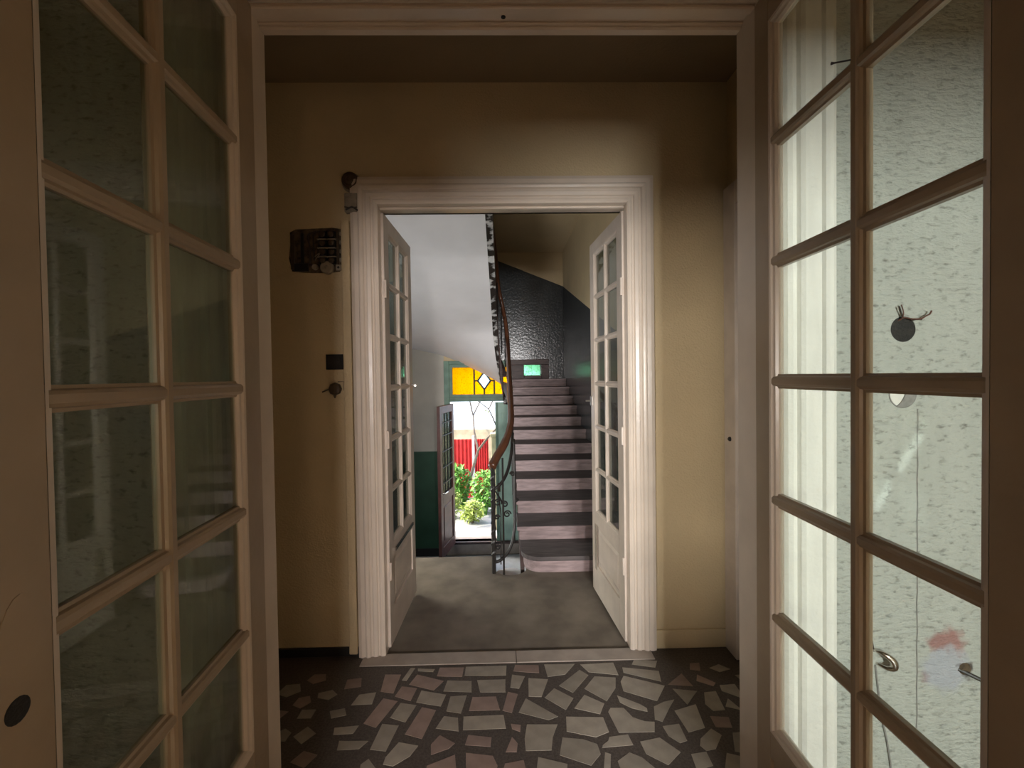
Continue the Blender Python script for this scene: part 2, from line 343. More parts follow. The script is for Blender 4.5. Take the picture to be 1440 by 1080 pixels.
# ------------------------------------------------------------------ floors
fl = struct(MB().box(VX0, VX1, YP0, YW, -0.12, -0.0012).build('floor', 'mortar'),
            'dark mortar floor set with pale irregular stone pieces', 'floor')
def crop(o, pts): return [(o[0]+x/6.0, o[1]+y/6.0) for x, y in pts]
A, B, C, D = (390, 900), (560, 900), (740, 900), (860, 900)
stones = [
 (A, [(910,290),(1045,290),(980,450),(870,435)], 1), (A, [(1125,235),(1165,235),(1090,345),(1050,340)], 0),
 (B, [(160,290),(385,345),(300,425),(90,375)], 1), (A, [(1050,390),(1180,405),(1125,515),(990,475)], 1),
 (A, [(895,490),(1015,515),(830,740),(725,705)], 1), (A, [(1040,530),(1175,548),(1080,695),(950,655)], 0),
 (B, [(200,565),(320,590),(200,835),(55,795)], 1), (A, [(885,705),(1025,720),(915,940),(780,925)], 0),
 (A, [(1025,860),(1190,890),(1120,980),(975,1065),(890,1050),(910,990)], 0), (A, [(690,460),(835,440),(800,540),(620,550)], 0),
 (A, [(480,740),(690,720),(640,790),(470,800)], 0), (A, [(520,850),(770,850),(690,920),(500,930)], 0),
 (A, [(700,1050),(770,1000),(830,1080),(690,1140)], 0),
 (B, [(165,240),(310,245),(295,268),(165,262)], 0), (B, [(350,232),(555,230),(540,310),(325,305)], 1),
 (B, [(570,225),(915,215),(910,298),(558,300)], 0), (B, [(985,210),(1185,212),(1190,278),(970,262)], 1),
 (C, [(150,205),(410,200),(330,290),(180,310)], 0), (B, [(415,340),(620,345),(620,440),(380,432)], 0),
 (B, [(665,338),(905,330),(905,440),(690,440)], 0), (B, [(960,290),(1070,305),(1020,410),(945,400)], 0),
 (B, [(1098,320),(1265,330),(1210,480),(1100,475)], 0), (B, [(195,425),(405,460),(360,560),(150,525)], 0),
 (B, [(440,475),(580,465),(530,620),(405,600)], 0), (B, [(625,480),(825,475),(860,590),(595,597)], 1),
 (B, [(925,435),(1010,455),(960,615),(880,595)], 1), (B, [(1075,490),(1350,645),(1270,675),(1015,610)], 0),
 (B, [(385,640),(505,655),(510,770),(315,745)], 0), (B, [(550,645),(890,630),(910,745),(545,760)], 0),
 (B, [(350,800),(480,870),(430,915),(275,970),(275,880)], 1), (B, [(590,800),(790,820),(780,900),(560,885)], 1),
 (B, [(960,815),(1010,870),(1000,945),(905,945)], 1), (B, [(950,705),(1035,715),(1030,775),(960,750)], 1),
 (B, [(1085,710),(1345,710),(1305,820),(1295,930),(1075,935),(1065,830)], 0),
 (B, [(570,950),(800,975),(840,1060),(820,1140),(570,1140)], 1), (B, [(480,965),(495,1140),(220,1140),(240,1060)], 1),
 (B, [(900,1040),(1060,1010),(1090,1140),(870,1140)], 1),
 (C, [(100,985),(350,1045),(340,1140),(80,1140)], 0), (C, [(455,205),(735,190),(780,295),(525,270)], 0),
 (C, [(810,230),(1120,260),(1140,350),(820,275)], 0), (C, [(450,250),(525,295),(395,445),(275,385)], 0),
 (C, [(235,405),(400,490),(335,590),(155,485)], 0), (C, [(575,305),(755,315),(755,405),(680,515),(490,410)], 0),
 (C, [(820,300),(1170,385),(1105,515),(820,430),(795,350)], 0), (C, [(490,460),(660,535),(625,625),(405,575)], 0),
 (C, [(765,465),(960,540),(1020,575),(1025,605),(890,575),(790,525)], 0),
 (C, [(1250,500),(1210,570),(1150,690),(1085,670),(1075,560),(1160,520)], 0),
 (C, [(710,570),(820,570),(900,650),(1000,685),(1085,690),(1085,775),(780,780),(690,605)], 0),
 (C, [(335,645),(650,650),(700,775),(590,820),(340,770)], 0), (C, [(305,820),(480,835),(600,875),(630,960),(550,1060),(280,970)], 0),
 (C, [(700,815),(860,795),(905,885),(640,908),(645,885),(690,850)], 0), (C, [(960,855),(1125,820),(1305,945),(1200,1055),(1010,960)], 0),
 (C, [(665,945),(715,960),(710,1140),(650,1140)], 0), (C, [(770,1020),(870,945),(980,990),(1090,1080),(1000,1150),(820,1150)], 0),
 (D, [(190,160),(385,175),(370,232),(170,205)], 0),
 (D, [(590,280),(690,390),(475,375)], 1), (D, [(515,410),(725,430),(640,545)], 0), (D, [(530,595),(710,540),(790,740),(650,780)], 0),
 (D, [(430,725),(570,705),(640,850),(580,870),(480,810)], 0), (D, [(780,440),(880,430),(960,590),(860,600),(790,540)], 0),
 (D, [(830,640),(990,650),(1020,740),(880,735)], 1), (D, [(750,830),(840,745),(930,800),(880,920),(800,935),(745,890)], 0),
 (D, [(720,290),(880,360),(860,390),(715,345)], 1), (D, [(910,380),(1040,370),(1130,500),(930,430)], 0),
 (D, [(980,490),(1110,595),(960,560)], 0), (D, [(1020,780),(1180,770),(1180,970),(1040,940)], 0),
 (D, [(660,195),(740,190),(750,260),(660,250)], 1), (D, [(970,950),(1100,980),(1150,1140),(950,1140)], 0),
 (D, [(670,960),(800,940),(860,1060),(720,1100)], 0)]
discs = []
def stone(poly, pink):
    cx = sum(p[0] for p in poly)/len(poly); cy = sum(p[1] for p in poly)/len(poly)
    discs.append((cx, cy, max(math.hypot(p[0]-cx, p[1]-cy) for p in poly)))
    o = MB().prism([(p[0]-cx, p[1]-cy) for p in poly], -0.005, 0.0, 0.001).build('paving_stone', 'stone_pink' if pink else 'stone', fl)
    o.location = (cx, cy, 0)
for org, pts, pink in stones:
    stone([tuple(on_floor(*q))[:2] for q in crop(org, pts)], pink)
# the same paving goes on where the floor is dark or hidden by the door leaves
gy = YP0+0.05
while gy < YW-0.16:
    gx = VX0+0.06
    while gx < VX1-0.05:
        rx, ry = random.uniform(0.045, 0.075), random.uniform(0.035, 0.055)
        if all(math.hypot(gx-c[0], gy-c[1]) > c[2]+max(rx, ry)*0.95 for c in discs):
            n = random.choice((4, 5, 5)); a0 = random.uniform(0, 6)
            stone([(gx+rx*random.uniform(0.8, 1.05)*math.cos(a0+2*math.pi*k/n),
                    gy+ry*random.uniform(0.8, 1.05)*math.sin(a0+2*math.pi*k/n)) for k in range(n)], random.random() < 0.3)
        gx += 0.05
    gy += 0.04
th = empty('trim_1', (0, YW, 0)); struct(th, 'worn pale stone threshold strip in front of the stair landing', 'threshold')
for x0, x1 in ((-0.80, 0.043), (0.047, 0.80)):
    MB().box(x0, x1, -0.105, -0.003, -0.0012, 0.004, 0.002).build('threshold_slab', 'threshold', th)
# landing slab with a round notch for the stair eye
pts = [(SX0, YW), (SX1, YW), (SX1, 3.85), (0.165, 3.85), (0.165, 3.56)]
for k in range(1, 12):
    a = math.pi*k/12; pts.append((0.03+0.135*math.cos(a), 3.56-0.135*math.sin(a)))
pts += [(-0.105, 3.56), (-0.105, 3.80), (SX0, 3.80)]
struct(MB().prism(pts, -0.14, -0.008).build('floor_landing', 'screed'), 'worn dark grey landing floor beyond the open inner doors', 'floor')
struct(MB().box(RX0, RX1, RY0, YP0, -0.12, -0.006).build('floor_room', 'room_floor'), 'dark parquet floor of the room with the large glazed doors', 'floor')
struct(MB().box(SX0, SX1, 3.4, SY, LOW-0.12, LOW).build('floor_entrance', 'hall_tile'), 'pale smooth floor of the lower entrance hall', 'floor')

# ------------------------------------------------------------------ walls and ceilings
def wall_xz(name, m, x0, x1, z0, z1, y0, y1, hole, label):
    b = MB(); hx0, hx1, hz0, hz1 = hole
    b.box(x0, hx0, y0, y1, z0, z1); b.box(hx1, x1, y0, y1, z0, z1)
    b.box(hx0, hx1, y0, y1, hz1, z1)
    if hz0 > z0: b.box(hx0, hx1, y0, y1, z0, hz0)
    return struct(b.build(name, m), label, 'wall')
h1 = on_y(1270, 463, YP0); h2 = on_y(1269, 554, YP0)
HX = (h1.x+h2.x)/2; PX0, PX1 = HX-0.09, HX+0.09
za0, za1 = h2.z-0.09, h2.z+0.09; zb0, zb1 = h1.z-0.09, h1.z+0.09
b = MB()
b.box(RX0-0.1, XL-0.03, YP0, YP1, -0.12, 3.35); b.box(XL-0.03, XR+0.03, YP0, YP1, ZP+0.03, 3.35)
b.box(XR+0.03, PX0, YP0, YP1, -0.12, 3.35); b.box(PX1, RX1+0.1, YP0, YP1, -0.12, 3.35)
b.box(PX0, PX1, YP0, YP1, -0.12, za0); b.box(PX0, PX1, YP0, YP1, za1, zb0); b.box(PX0, PX1, YP0, YP1, zb1, 3.35)
b.box(PX0, PX1, YP1-0.03, YP1, za0, za1); b.box(PX0, PX1, YP1-0.03, YP1, zb0, zb1)
def holed(b, cx, cz, r, x0, x1, z0, z1, y):
    n = 24; ring = []; out = []
    for k in range(n):
        a = 2*math.pi*k/n; c, s_ = math.cos(a), math.sin(a)
        ring.append((cx+r*c, y, cz+r*s_))
        t = min(((x1 if c > 0 else x0)-cx)/c if abs(c) > 1e-6 else 9, ((z1 if s_ > 0 else z0)-cz)/s_ if abs(s_) > 1e-6 else 9)
        out.append((cx+t*c, y, cz+t*s_))
    b.add(ring+out, [(k, (k+1) % n, n+(k+1) % n, n+k) for k in range(n)])
    for xx in (x0, x1):
        for zz in (z0, z1):
            ks = sorted(range(n), key=lambda k: (out[k][0]-xx)**2+(out[k][2]-zz)**2)[:2]
            b.add([out[ks[0]], out[ks[1]], (xx, y, zz)], [(0, 1, 2)])
holed(b, h1.x, h1.z, 0.044, PX0, PX1, zb0, zb1, YP0)
holed(b, h2.x, h2.z, 0.047, PX0, PX1, za0, za1, YP0)
struct(b.build('wall_front', 'crackle'), 'crackled greenish white plaster wall around the large glazed double door', 'wall')
wall_xz('wall_far', 'plaster', SX0, VX1+0.2, -0.006, 3.35, YW, YW1, (DX0-0.025, DX1+0.025, -0.006, DZ+0.025), 'olive cream plaster wall around the inner doorway')
struct(MB().box(VX0-0.12, VX0, YP1, YW, -0.12, 3.3).build('wall_left', 'plaster'), 'olive plaster side wall of the small vestibule', 'wall')
struct(MB().box(VX1, VX1+0.12, YP1, YW, -0.12, 3.3).build('wall_right', 'plaster'), 'olive plaster side wall of the vestibule with a painted door frame', 'wall')
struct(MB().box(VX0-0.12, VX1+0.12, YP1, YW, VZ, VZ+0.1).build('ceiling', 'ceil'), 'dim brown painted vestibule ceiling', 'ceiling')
MBc = MB().box(RX0-0.1, RX1+0.1, RY0, YP0, 3.25, 3.35)
struct(MBc.build('ceiling_room', 'room_dark'), 'ceiling of the room behind the glazed doors', 'ceiling')
# room behind the camera: back wall, side walls, added windows, added partition shaping the light
b = MB()
for bx_ in ((RX0-0.1, -2.55, -0.12, 3.35), (-2.01, -0.12, -0.12, 3.35), (0.18, 0.68, -0.12, 3.35), (1.32, RX1+0.1, -0.12, 3.35), (-0.12, 0.18, -0.12, 1.43), (-0.12, 0.18, 1.81, 3.35),
            (0.68, 1.32, -0.12, 1.28), (0.68, 1.32, 1.92, 3.35), (-2.55, -2.01, -0.12, 1.20), (-2.55, -2.01, 1.80, 3.35)):
    b.box(bx_[0], bx_[1], RY0-0.12, RY0, bx_[2], bx_[3])
struct(b.build('wall_room_back', 'room_dark'), 'back wall of the room with three added small windows', 'wall')
struct(MB().box(RX0-0.12, RX0, RY0, YP0, -0.12, 3.3).build('wall_room_left', 'room_dark'), 'left wall of the room', 'wall')
struct(MB().box(RX1, RX1+0.12, RY0, YP0, -0.12, 3.3).build('wall_room_right', 'room_dark'), 'right wall of the room', 'wall')
b = MB(); pb_ = lambda x0, x1, z0_, z1_: b.box(x0, x1, -1.12, -1.0, z0_, z1_)  # partition added out of view to block part of the room light
pb_(RX0, -1.45, -0.006, 3.25); pb_(-1.45, -0.72, -0.006, 1.0); pb_(-1.45, -0.72, 1.79, 3.25); pb_(-0.72, -0.30, -0.006, 3.25)
pb_(-0.30, 0.28, 1.93, 3.25); pb_(0.28, 0.60, -0.006, 3.25); pb_(0.60, RX1, 2.0, 3.25)
b.box(0.40, 0.52, RY0, -1.12, -0.006, 3.25); b.box(-0.62, -0.50, RY0, -1.12, -0.006, 3.25)
struct(b.build('added_partition', 'room_dark'), 'added light-blocking partition in the room with a narrow doorway and a wide inner opening', 'wall')

# stairwell shell
def dado_wall(name, quads, label):
    e = empty(name, (0, 0, 0)); struct(e, label, 'wall')
    for nm, m, bx in quads: MB().box(*bx).build(nm, m, e)
    return e
EX0, EX1, EZ0, EZ1 = -0.93, 0.25, -1.27, 1.13     # entrance doorway
TZ0, TZ1 = 1.20, 1.76                              # transom light
e = empty('wall_stairwell_far', (0, SY, 0)); struct(e, 'stairwell end wall, green dado by the entrance and charcoal paint above the steps', 'wall')
fx0 = -1.02
MB().box(SX0, fx0, 0, 0.25, 0.29, SZ).build('plaster_face', 'grey_wall', e)
MB().box(SX0, fx0, 0, 0.25, LOW+0.13, 0.29).build('green_dado', 'green', e)
MB().box(SX0, fx0, -0.012, 0.25, LOW, LOW+0.13).build('skirting', 'black', e)
MB().box(fx0, 0.34, 0, 0.25, TZ1+0.06, SZ).build('plaster_face', 'plaster', e)
MB().box(fx0, 0.34, 0.02, 0.25, LOW, EZ0).build('door_step', 'threshold', e)
WINX0, WINX1, WINZ0, WINZ1 = 0.34, 0.62, 1.56, 1.74
MB().box(0.34, SX1+0.1, 0, 0.25, LOW, WINZ0).build('lower_face', 'dark_gloss', e)
MB().box(WINX1, SX1+0.1, 0, 0.25, WINZ0, WINZ1).build('lower_face', 'dark_gloss', e)
def slab_y(pts, y0, y1, name, m, parent):
    n = len(pts); vs = [(x, y0, z) for x, z in pts]+[(x, y1, z) for x, z in pts]
    MB().add(vs, [tuple(range(n)), tuple(range(2*n-1, n-1, -1))]+[(i, (i+1) % n, n+(i+1) % n, n+i) for i in range(n)]).build(name, m, parent)
pL = on_y(705, 369, SY); pR = on_y(790, 402, SY)
sl = (pR.z-pL.z)/(pR.x-pL.x)
zl = lambda x: pL.z+sl*(x-pL.x)
slab_y([(0.34, WINZ1), (SX1+0.1, WINZ1), (SX1+0.1, zl(SX1+0.1)), (0.34, zl(0.34))], 0, 0.25, 'charcoal_dado', 'dark_gloss', e)
slab_y([(0.34, zl(0.34)), (SX1+0.1, zl(SX1+0.1)), (SX1+0.1, SZ), (0.34, SZ)], 0, 0.25, 'plaster_face', 'plaster', e)
slab_y([(-0.4, 1.8), (0.345, 1.8), (0.345, zl(0.34)), (-0.4, zl(-0.4))], -0.006, 0.0, 'charcoal_dado', 'dark_gloss', e)
e = empty('wall_stairwell_right', (SX1, 0, 0)); struct(e, 'stairwell side wall with charcoal dado beside the rising steps', 'wall')
def slab_x(pts, x0, x1, name, m, parent):
    n = len(pts); vs = [(x0, y, z) for y, z in pts]+[(x1, y, z) for y, z in pts]
    MB().add(vs, [tuple(range(n)), tuple(range(2*n-1, n-1, -1))]+[(i, (i+1) % n, n+(i+1) % n, n+i) for i in range(n)]).build(name, m, parent)
zc = zl(SX1)
slab_x([(YW1, LOW), (SY, LOW), (SY, zc), (YW1, 1.5)], 0, 0.12, 'charcoal_dado', 'dark_gloss', e)
slab_x([(YW1, 1.5), (SY, zc), (SY, SZ), (YW1, SZ)], 0, 0.12, 'plaster_face', 'plaster', e)
struct(MB().box(SX0-0.12, SX0, YW1, 3.52, LOW-0.1, SZ).box(SX0-0.12, SX0, 4.48, SY+0.25, LOW-0.1, SZ).box(SX0-0.12, SX0, 3.52, 4.48, LOW-0.1, 0.15)
       .box(SX0-0.12, SX0, 3.52, 4.48, 1.25, SZ).build('wall_stairwell_left', 'grey_wall'), 'pale stairwell wall beside the descending steps', 'wall')
struct(MB().box(SX0-0.1, SX1+0.1, YW1, SY+0.25, SZ, SZ+0.12).build('ceiling_stairwell', 'plaster'), 'dim ceiling above the stairs', 'ceiling')
struct(MB().box(SX0, SX1, 3.30, 3.42, LOW, -0.14).build('wall_under_landing', 'grey_wall'), 'plain wall below the landing edge', 'wall')
struct(MB().box(SX0, VX1+0.2, YW, YW1, 3.35, SZ).build('wall_far_upper', 'plaster'), 'strip of wall above the inner doorway inside the stairwell', 'wall')

# ------------------------------------------------------------------ door casings (moulded, mitred)
def casing(x0, x1, zt, zb, y, sgn, prof, name, m, parent):
    b = MB(); n = len(prof); rings = []
    for d, h in prof:
        rings.append([(x0-d, y+sgn*h, zb), (x0-d, y+sgn*h, zt+d), (x1+d, y+sgn*h, zt+d), (x1+d, y+sgn*h, zb)])
    vs = [p for r in rings for p in r]
    fs = [(i*4+k, i*4+k+1, (i+1)*4+k+1, (i+1)*4+k) for i in range(n-1) for k in range(3)]
    fs += [tuple(i*4 for i in range(n)), tuple(i*4+3 for i in range(n-1, -1, -1))]
    return b.add(vs, fs).build(name, m, parent)
t2 = empty('trim_2', (0, 0, 0)); struct(t2, 'glossy cream moulded casing around the inner doorway', 'door frame')
casing(DX0, DX1, DZ, 0.0, YW, -1, [(0, 0), (0, 0.020), (0.010, 0.026), (0.022, 0.026), (0.027, 0.020), (0.036, 0.020), (0.041, 0.028),
       (0.060, 0.031), (0.064, 0.026), (0.076, 0.026), (0.082, 0.034), (0.092, 0.038), (0.100, 0.038), (0.106, 0.030), (0.128, 0.032), (0.146, 0.026), (0.146, 0)],
       'moulding', 'paint', t2)
b = MB(); b.box(DX0-0.025, DX0, YW, YW1+0.02, 0, DZ); b.build('jamb', 'paint', t2)
b = MB(); b.box(DX1, DX1+0.025, YW, YW1+0.02, 0, DZ); b.build('jamb', 'paint', t2)
b = MB(); b.box(DX0-0.025, DX1+0.025, YW, YW1+0.02, DZ, DZ+0.025)
b.box(DX0, DX1, YW+0.02, YW+0.05, DZ-0.014, DZ, 0.004); b.build('head', 'paint', t2)
casing(DX0, DX1, DZ, 0.0, YW1, 1, [(0, 0), (0, 0.02), (0.09, 0.025), (0.10, 0)], 'stair_side_moulding', 'paint', t2)

t3 = empty('trim_3', (0, 0, 0)); struct(t3, 'cream painted frame of the large near doorway with moulded head', 'door frame')
MB().box(XL-0.03, XL, YP0, YP1, 0, ZP).build('jamb', 'paint', t3)
MB().box(XR, XR+0.03, YP0, YP1, 0, ZP).build('jamb', 'paint', t3)
b = MB(); b.box(XL-0.03, XR+0.03, YP0, YP1, ZP, ZP+0.03)
b.box(XL, XR, YP0+0.002, YP0+0.032, ZP-0.014, ZP, 0.004); b.box(XL, XR, YP1-0.034, YP1, ZP-0.018, ZP, 0.005); b.box(XL, XR, YP1-0.044, YP1-0.030, ZP-0.008, ZP, 0.002)
b.build('head', 'paint', t3)
casing(XL, XR, ZP, 0.0, YP0, -1, [(0, 0.0000), (0, 0.0040), (0.06, 0.0040), (0.064, 0.0120), (0.086, 0.0120), (0.094, 0.0236), (0.108, 0.0293), (0.114, 0.0179), (0.128, 0.0179), (0.134, 0.0312), (0.146, 0.0388),
       (0.152, 0.0274), (0.205, 0.0312), (0.211, 0.0426), (0.224, 0.0464), (0.230, 0.0350), (0.240, 0.0388), (0.252, 0.0198), (0.266, 0.0160), (0.266, 0.0000)], 'moulding', 'plaster_cream', t3)
MB().lathe([(0.008, 0), (0.008, 0.002), (0.006, 0.0025)], (0.015, YP0+0.055, ZP-0.001), (0, 0, -1), 12).build('bolt_hole', 'hole', t3)

# painted door frame on the vestibule's right wall
t5 = empty('trim_4', (VX1, 0, 0)); struct(t5, 'dim painted door frame on the vestibule side wall near the corner', 'door frame')
MB().box(-0.03, 0.0, 2.33, 2.45, 0, 2.57, 0.004).build('casing_board', 'paint_old', t5)
MB().box(-0.03, 0.0, 1.64, 2.33, 2.45, 2.57, 0.004).build('head_board', 'paint_old', t5)
MB().box(-0.012, 0.0, 1.64, 2.33, 0, 2.45).build('door_board', 'paint_old', t5)
MB().lathe([(0.013, 0), (0.012, 0.006), (0.006, 0.012)], (-0.03, 2.385, 1.19), (-1, 0, 0), 12).build('screw_knob', 'iron', t5)
bb = MB().box(DX1+0.146, VX1, YW-0.014, YW, 0, 0.105, 0.003)
struct(bb.build('baseboard_far', 'plaster'), 'low painted skirting right of the inner doorway', 'baseboard')
struct(MB().box(VX0, DX0-0.146, YW-0.014, YW, 0, 0.05, 0.003).build('baseboard_left', 'black'), 'dark skirting left of the inner doorway', 'baseboard')

# ------------------------------------------------------------------ glazed door leaves
def bar_mesh(length, w, t, along, base):
    """moulded glazing bar, ridge on both faces; along 'x' or 'z'; centred on base (x, y, z) start"""
    h = t/2
    sec = [(-w/2, -0.004), (-w/2, -h*0.35), (-w*0.36, -h*0.45), (-w*0.30, -h*0.80), (-w*0.16, -h), (w*0.16, -h), (w*0.30, -h*0.80), (w*0.36, -h*0.45), (w/2, -h*0.35), (w/2, -0.004)]
    sec = sec+[(a, -b_) for a, b_ in reversed(sec)]
    n = len(sec); x, y, z = base; vs = []
    for e_ in (0, length):
        for a, b_ in sec:
            vs.append((x+a, y+b_, z+e_) if along == 'z' else (x+e_, y+b_, z+a))
    return MB().add(vs, [(i, (i+1) % n, n+(i+1) % n, n+i) for i in range(n)]+[tuple(range(n)), tuple(range(2*n-1, n-1, -1))])
def leaf(name, label, hinge, dirv, side, L, H, t, sh, sf, rows, mw, cx, glass, paint, panel, z0=0.012):
    rz = math.atan2(dirv[1], dirv[0])
    e = empty(name, (hinge[0], hinge[1], 0), rz); struct(e, label, 'door')
    y0, y1 = (0, t) if side > 0 else (-t, 0); ym = (y0+y1)/2
    zb, zt = rows[0], rows[-1]
    MB().box(0, sh, y0, y1, z0, H, 0.0012).build('stile', paint, e)
    MB().box(L-sf, L, y0, y1, z0, H, 0.0012).build('stile', paint, e)
    MB().box(sh, L-sf, y0, y1, zt, H, 0.0012).build('top_rail', paint, e)
    MB().box(sh, L-sf, y0, y1, zb-0.085, zb, 0.0012).build('lock_rail', paint, e)
    MB().box(sh, L-sf, y0, y1, z0, z0+panel[0], 0.0012).build('bottom_rail', paint, e)
    pz0, pz1 = z0+panel[0], zb-0.085
    if pz1-pz0 > 0.03:
        px0, px1 = sh, L-sf
        pb = MB()
        for s_ in (-1, 1):
            a = ym+s_*t*0.22; c_ = ym+s_*t*0.40
            q = 0.05
            o_ = [(px0, a, pz0), (px1, a, pz0), (px1, a, pz1), (px0, a, pz1)]
            i_ = [(px0+q, c_, pz0+q), (px1-q, c_, pz0+q), (px1-q, c_, pz1-q), (px0+q, c_, pz1-q)]
            g_ = [(px0+q*0.6, a, pz0+q*0.6), (px1-q*0.6, a, pz0+q*0.6), (px1-q*0.6, a, pz1-q*0.6), (px0+q*0.6, a, pz1-q*0.6)]
            pb.add(o_+g_+i_, [(k, (k+1) % 4, 4+(k+1) % 4, 4+k) for k in range(4)]+[(4+k, 4+(k+1) % 4, 8+(k+1) % 4, 8+k) for k in range(4)]+[(8, 9, 10, 11)])
        pb.build('panel', paint, e)
    # glazing moulding round the glazed area
    gb = MB(); q = mw*0.55
    for s_ in (-1, 1):
        prof = [(0, t*0.5), (q*0.3, t*0.47), (q*0.5, t*0.34), (q*0.8, t*0.30), (q, t*0.12), (q, 0)]
        rings = []
        for d, h in prof:
            yy = ym+s_*h
            rings += [(sh+d, yy, zb+d), (L-sf-d, yy, zb+d), (L-sf-d, yy, zt-d), (sh+d, yy, zt-d)]
        gb.add(rings, [(i*4+k, i*4+(k+1) % 4, (i+1)*4+(k+1) % 4, (i+1)*4+k) for i in range(len(prof)-1) for k in range(4)])
    gb.build('glazing_moulding', 'paint' if paint == 'paint_dimmed' else paint, e)  # lighter paint on the near leaves stands in for light on the mouldings
    bar_mesh(zt-zb, mw, t*0.96, 'z', (cx, ym, zb)).build('muntin', paint, e)
    for z in rows[1:-1]:
        for x0, x1 in ((sh, cx-mw*0.12), (cx+mw*0.12, L-sf)):
            bar_mesh(x1-x0, mw, t*0.9, 'x', (x0, ym, z)).build('muntin', paint, e)
    for i in range(len(rows)-1):
        for x0, x1 in ((sh, cx), (cx, L-sf)):
            MB().box(x0+0.003, x1-0.003, ym-0.0015, ym+0.0015, rows[i]+0.003, rows[i+1]-0.003).build('pane', glass, e)
    return e, y0, y1
RN = [0.367+0.385*k for k in range(7)]
d1, y0, y1 = leaf('door_1', 'large cream glazed door leaf with dim dusty panes and a lock hole', (-0.820, 1.497), (0.084, -1), -1, 0.865, 2.785, 0.044, 0.100, 0.105, RN, 0.048, 0.448, 'glass_dim', 'paint_dimmed', (0.16,))
MB().lathe([(0.020, 0), (0.020, 0.0018), (0.018, 0.0022)], (0.822, 0.0, 1.05), (0, 1, 0), 18).build('lock_hole', 'hole', d1)
b = MB(); pp = [(0.812+0.046*math.cos(2*math.pi*k/28), 1.075+0.15*math.sin(2*math.pi*k/28)) for k in range(28)]
n = len(pp); b.add([(x, 0.0, z) for x, z in pp]+[(x, 0.0012, z) for x, z in pp], [tuple(range(n, 2*n))]+[(i, (i+1) % n, n+(i+1) % n, n+i) for i in range(n)])
b.build('bare_lock_plate', 'paint_dimmed', d1)
d2, y0, y1 = leaf('door_2', 'large cream glazed door leaf folded against the crackled white wall', (0.863, 1.497), (-0.018, -1), 1, 0.855, 2.785, 0.044, 0.078, 0.115, RN, 0.046, 0.430, 'glass', 'paint_dimmed', (0.16,))
MB().tube([(0.43, -0.004, 2.305), (0.41, -0.03, 2.312), (0.405, -0.034, 2.314)], [0.002, 0.002, 0.004], 6).build('nail', 'iron', d2)
RF = [0.585+0.302*k for k in range(7)]
d3, y0, y1 = leaf('door_3', 'narrow cream glazed leaf opened beside the green entrance view', (-0.665, 2.50), (0.02, 1), 1, 0.655, 2.475, 0.040, 0.090, 0.085, RF, 0.038, 0.335, 'glass_far', 'paint_old', (0.20,))
MB().tube([(0.60, -0.002, 1.50), (0.60, -0.035, 1.50), (0.53, -0.045, 1.495)], 0.008, 8).build('handle', 'metal', d3)
MB().box(0.10, 0.56, -0.012, 0.0, 0.525, 0.55, 0.004).build('glint_bar', 'chrome', d3)  # chrome bar standing in for a bright reflection on the lock rail
for z in (0.45, 1.2, 2.05): MB().tube([(0.0, -0.004, z-0.05), (0.0, -0.004, z+0.05)], 0.008, 8).build('hinge', 'paint_old', d3)
d4, y0, y1 = leaf('door_4', 'narrow cream glazed leaf opened beside the rising steps', (0.676, 2.50), (-0.075, 1), -1, 0.670, 2.475, 0.040, 0.090, 0.085, RF, 0.038, 0.340, 'glass_far', 'paint_old', (0.20,))
lc = MB().box(0.640, 0.675, -0.046, 0.008, 1.33, 1.40, 0.004).build('latch_case', 'metal', d4)
MB().tube([(0.665, 0.005, 1.365), (0.667, 0.04, 1.365)], 0.006, 8).build('latch_pin', 'metal', lc)
MB().box(0.56, 0.60, 0.0, 0.003, 0.18, 0.50, 0.001).build('glint_strip', 'porcelain', d4)  # pale strip standing in for a reflected glint on the lower panel
for z in (0.45, 1.2, 2.05): MB().tube([(0.0, 0.004, z-0.05), (0.0, 0.004, z+0.05)], 0.008, 8).build('hinge', 'paint_old', d4)

# ------------------------------------------------------------------ staircase
YS, R_, G_ = 3.47, 0.125, 0.345
st = empty('staircase', (0, YS, 0)); struct(st, 'wooden stairs with mauve brown risers climbing behind the inner doors', 'stairs')
XS0 = 0.115
for k in range(12):
    y = k*G_; z = (k+1)*R_
    x0 = XS0 if k else 0.15
    if k == 0:
        pts = [(SX1, -0.03), (SX1, G_+0.03), (0.12, G_+0.03), (0.12, 0.12)]
        for j in range(1, 9):
            a = math.pi/2*j/8; pts.append((0.27-0.15*math.cos(a)*1.0, 0.12-0.15*math.sin(a)))
        MB().prism([(p[0], p[1]) for p in pts], z-0.035, z).build('tread', 'tread', st)
        MB().prism([(p[0] if p[0] > 0.9 else p[0]+0.02, p[1]+0.025) for p in pts], -0.008, z-0.035).build('riser', 'riser', st)
    else:
        d_ = G_+0.03 if k < 11 else SY-YS-y-0.01
        MB().box(x0-0.02, SX1, y-0.03, y+d_, z-0.035, z, 0.006).build('tread', 'tread', st)
        MB().box(x0, SX1, y, y+0.025, z-R_, z-0.034).build('riser', 'riser', st)
        MB().box(x0-0.021, SX1, y-0.034, y-0.029, z-0.034, z-0.002, 0.0015).build('nosing', 'riser', st)
        MB().box(x0, SX1, y-0.018, y, z-0.050, z-0.035, 0.003).build('cove_strip', 'riser', st)
pts = [(0.10, -0.14), (0.10, 0.0), (4.02, 1.40), (4.02, 1.05)]
n = 4; vs = [(XS0-0.0, y, z) for y, z in pts]+[(XS0+0.03, y, z) for y, z in pts]
MB().add(vs, [(0, 1, 2, 3), (7, 6, 5, 4)]+[(i, (i+1) % 4, 4+(i+1) % 4, 4+i) for i in range(4)]).build('string_board', 'dark_wood', st)
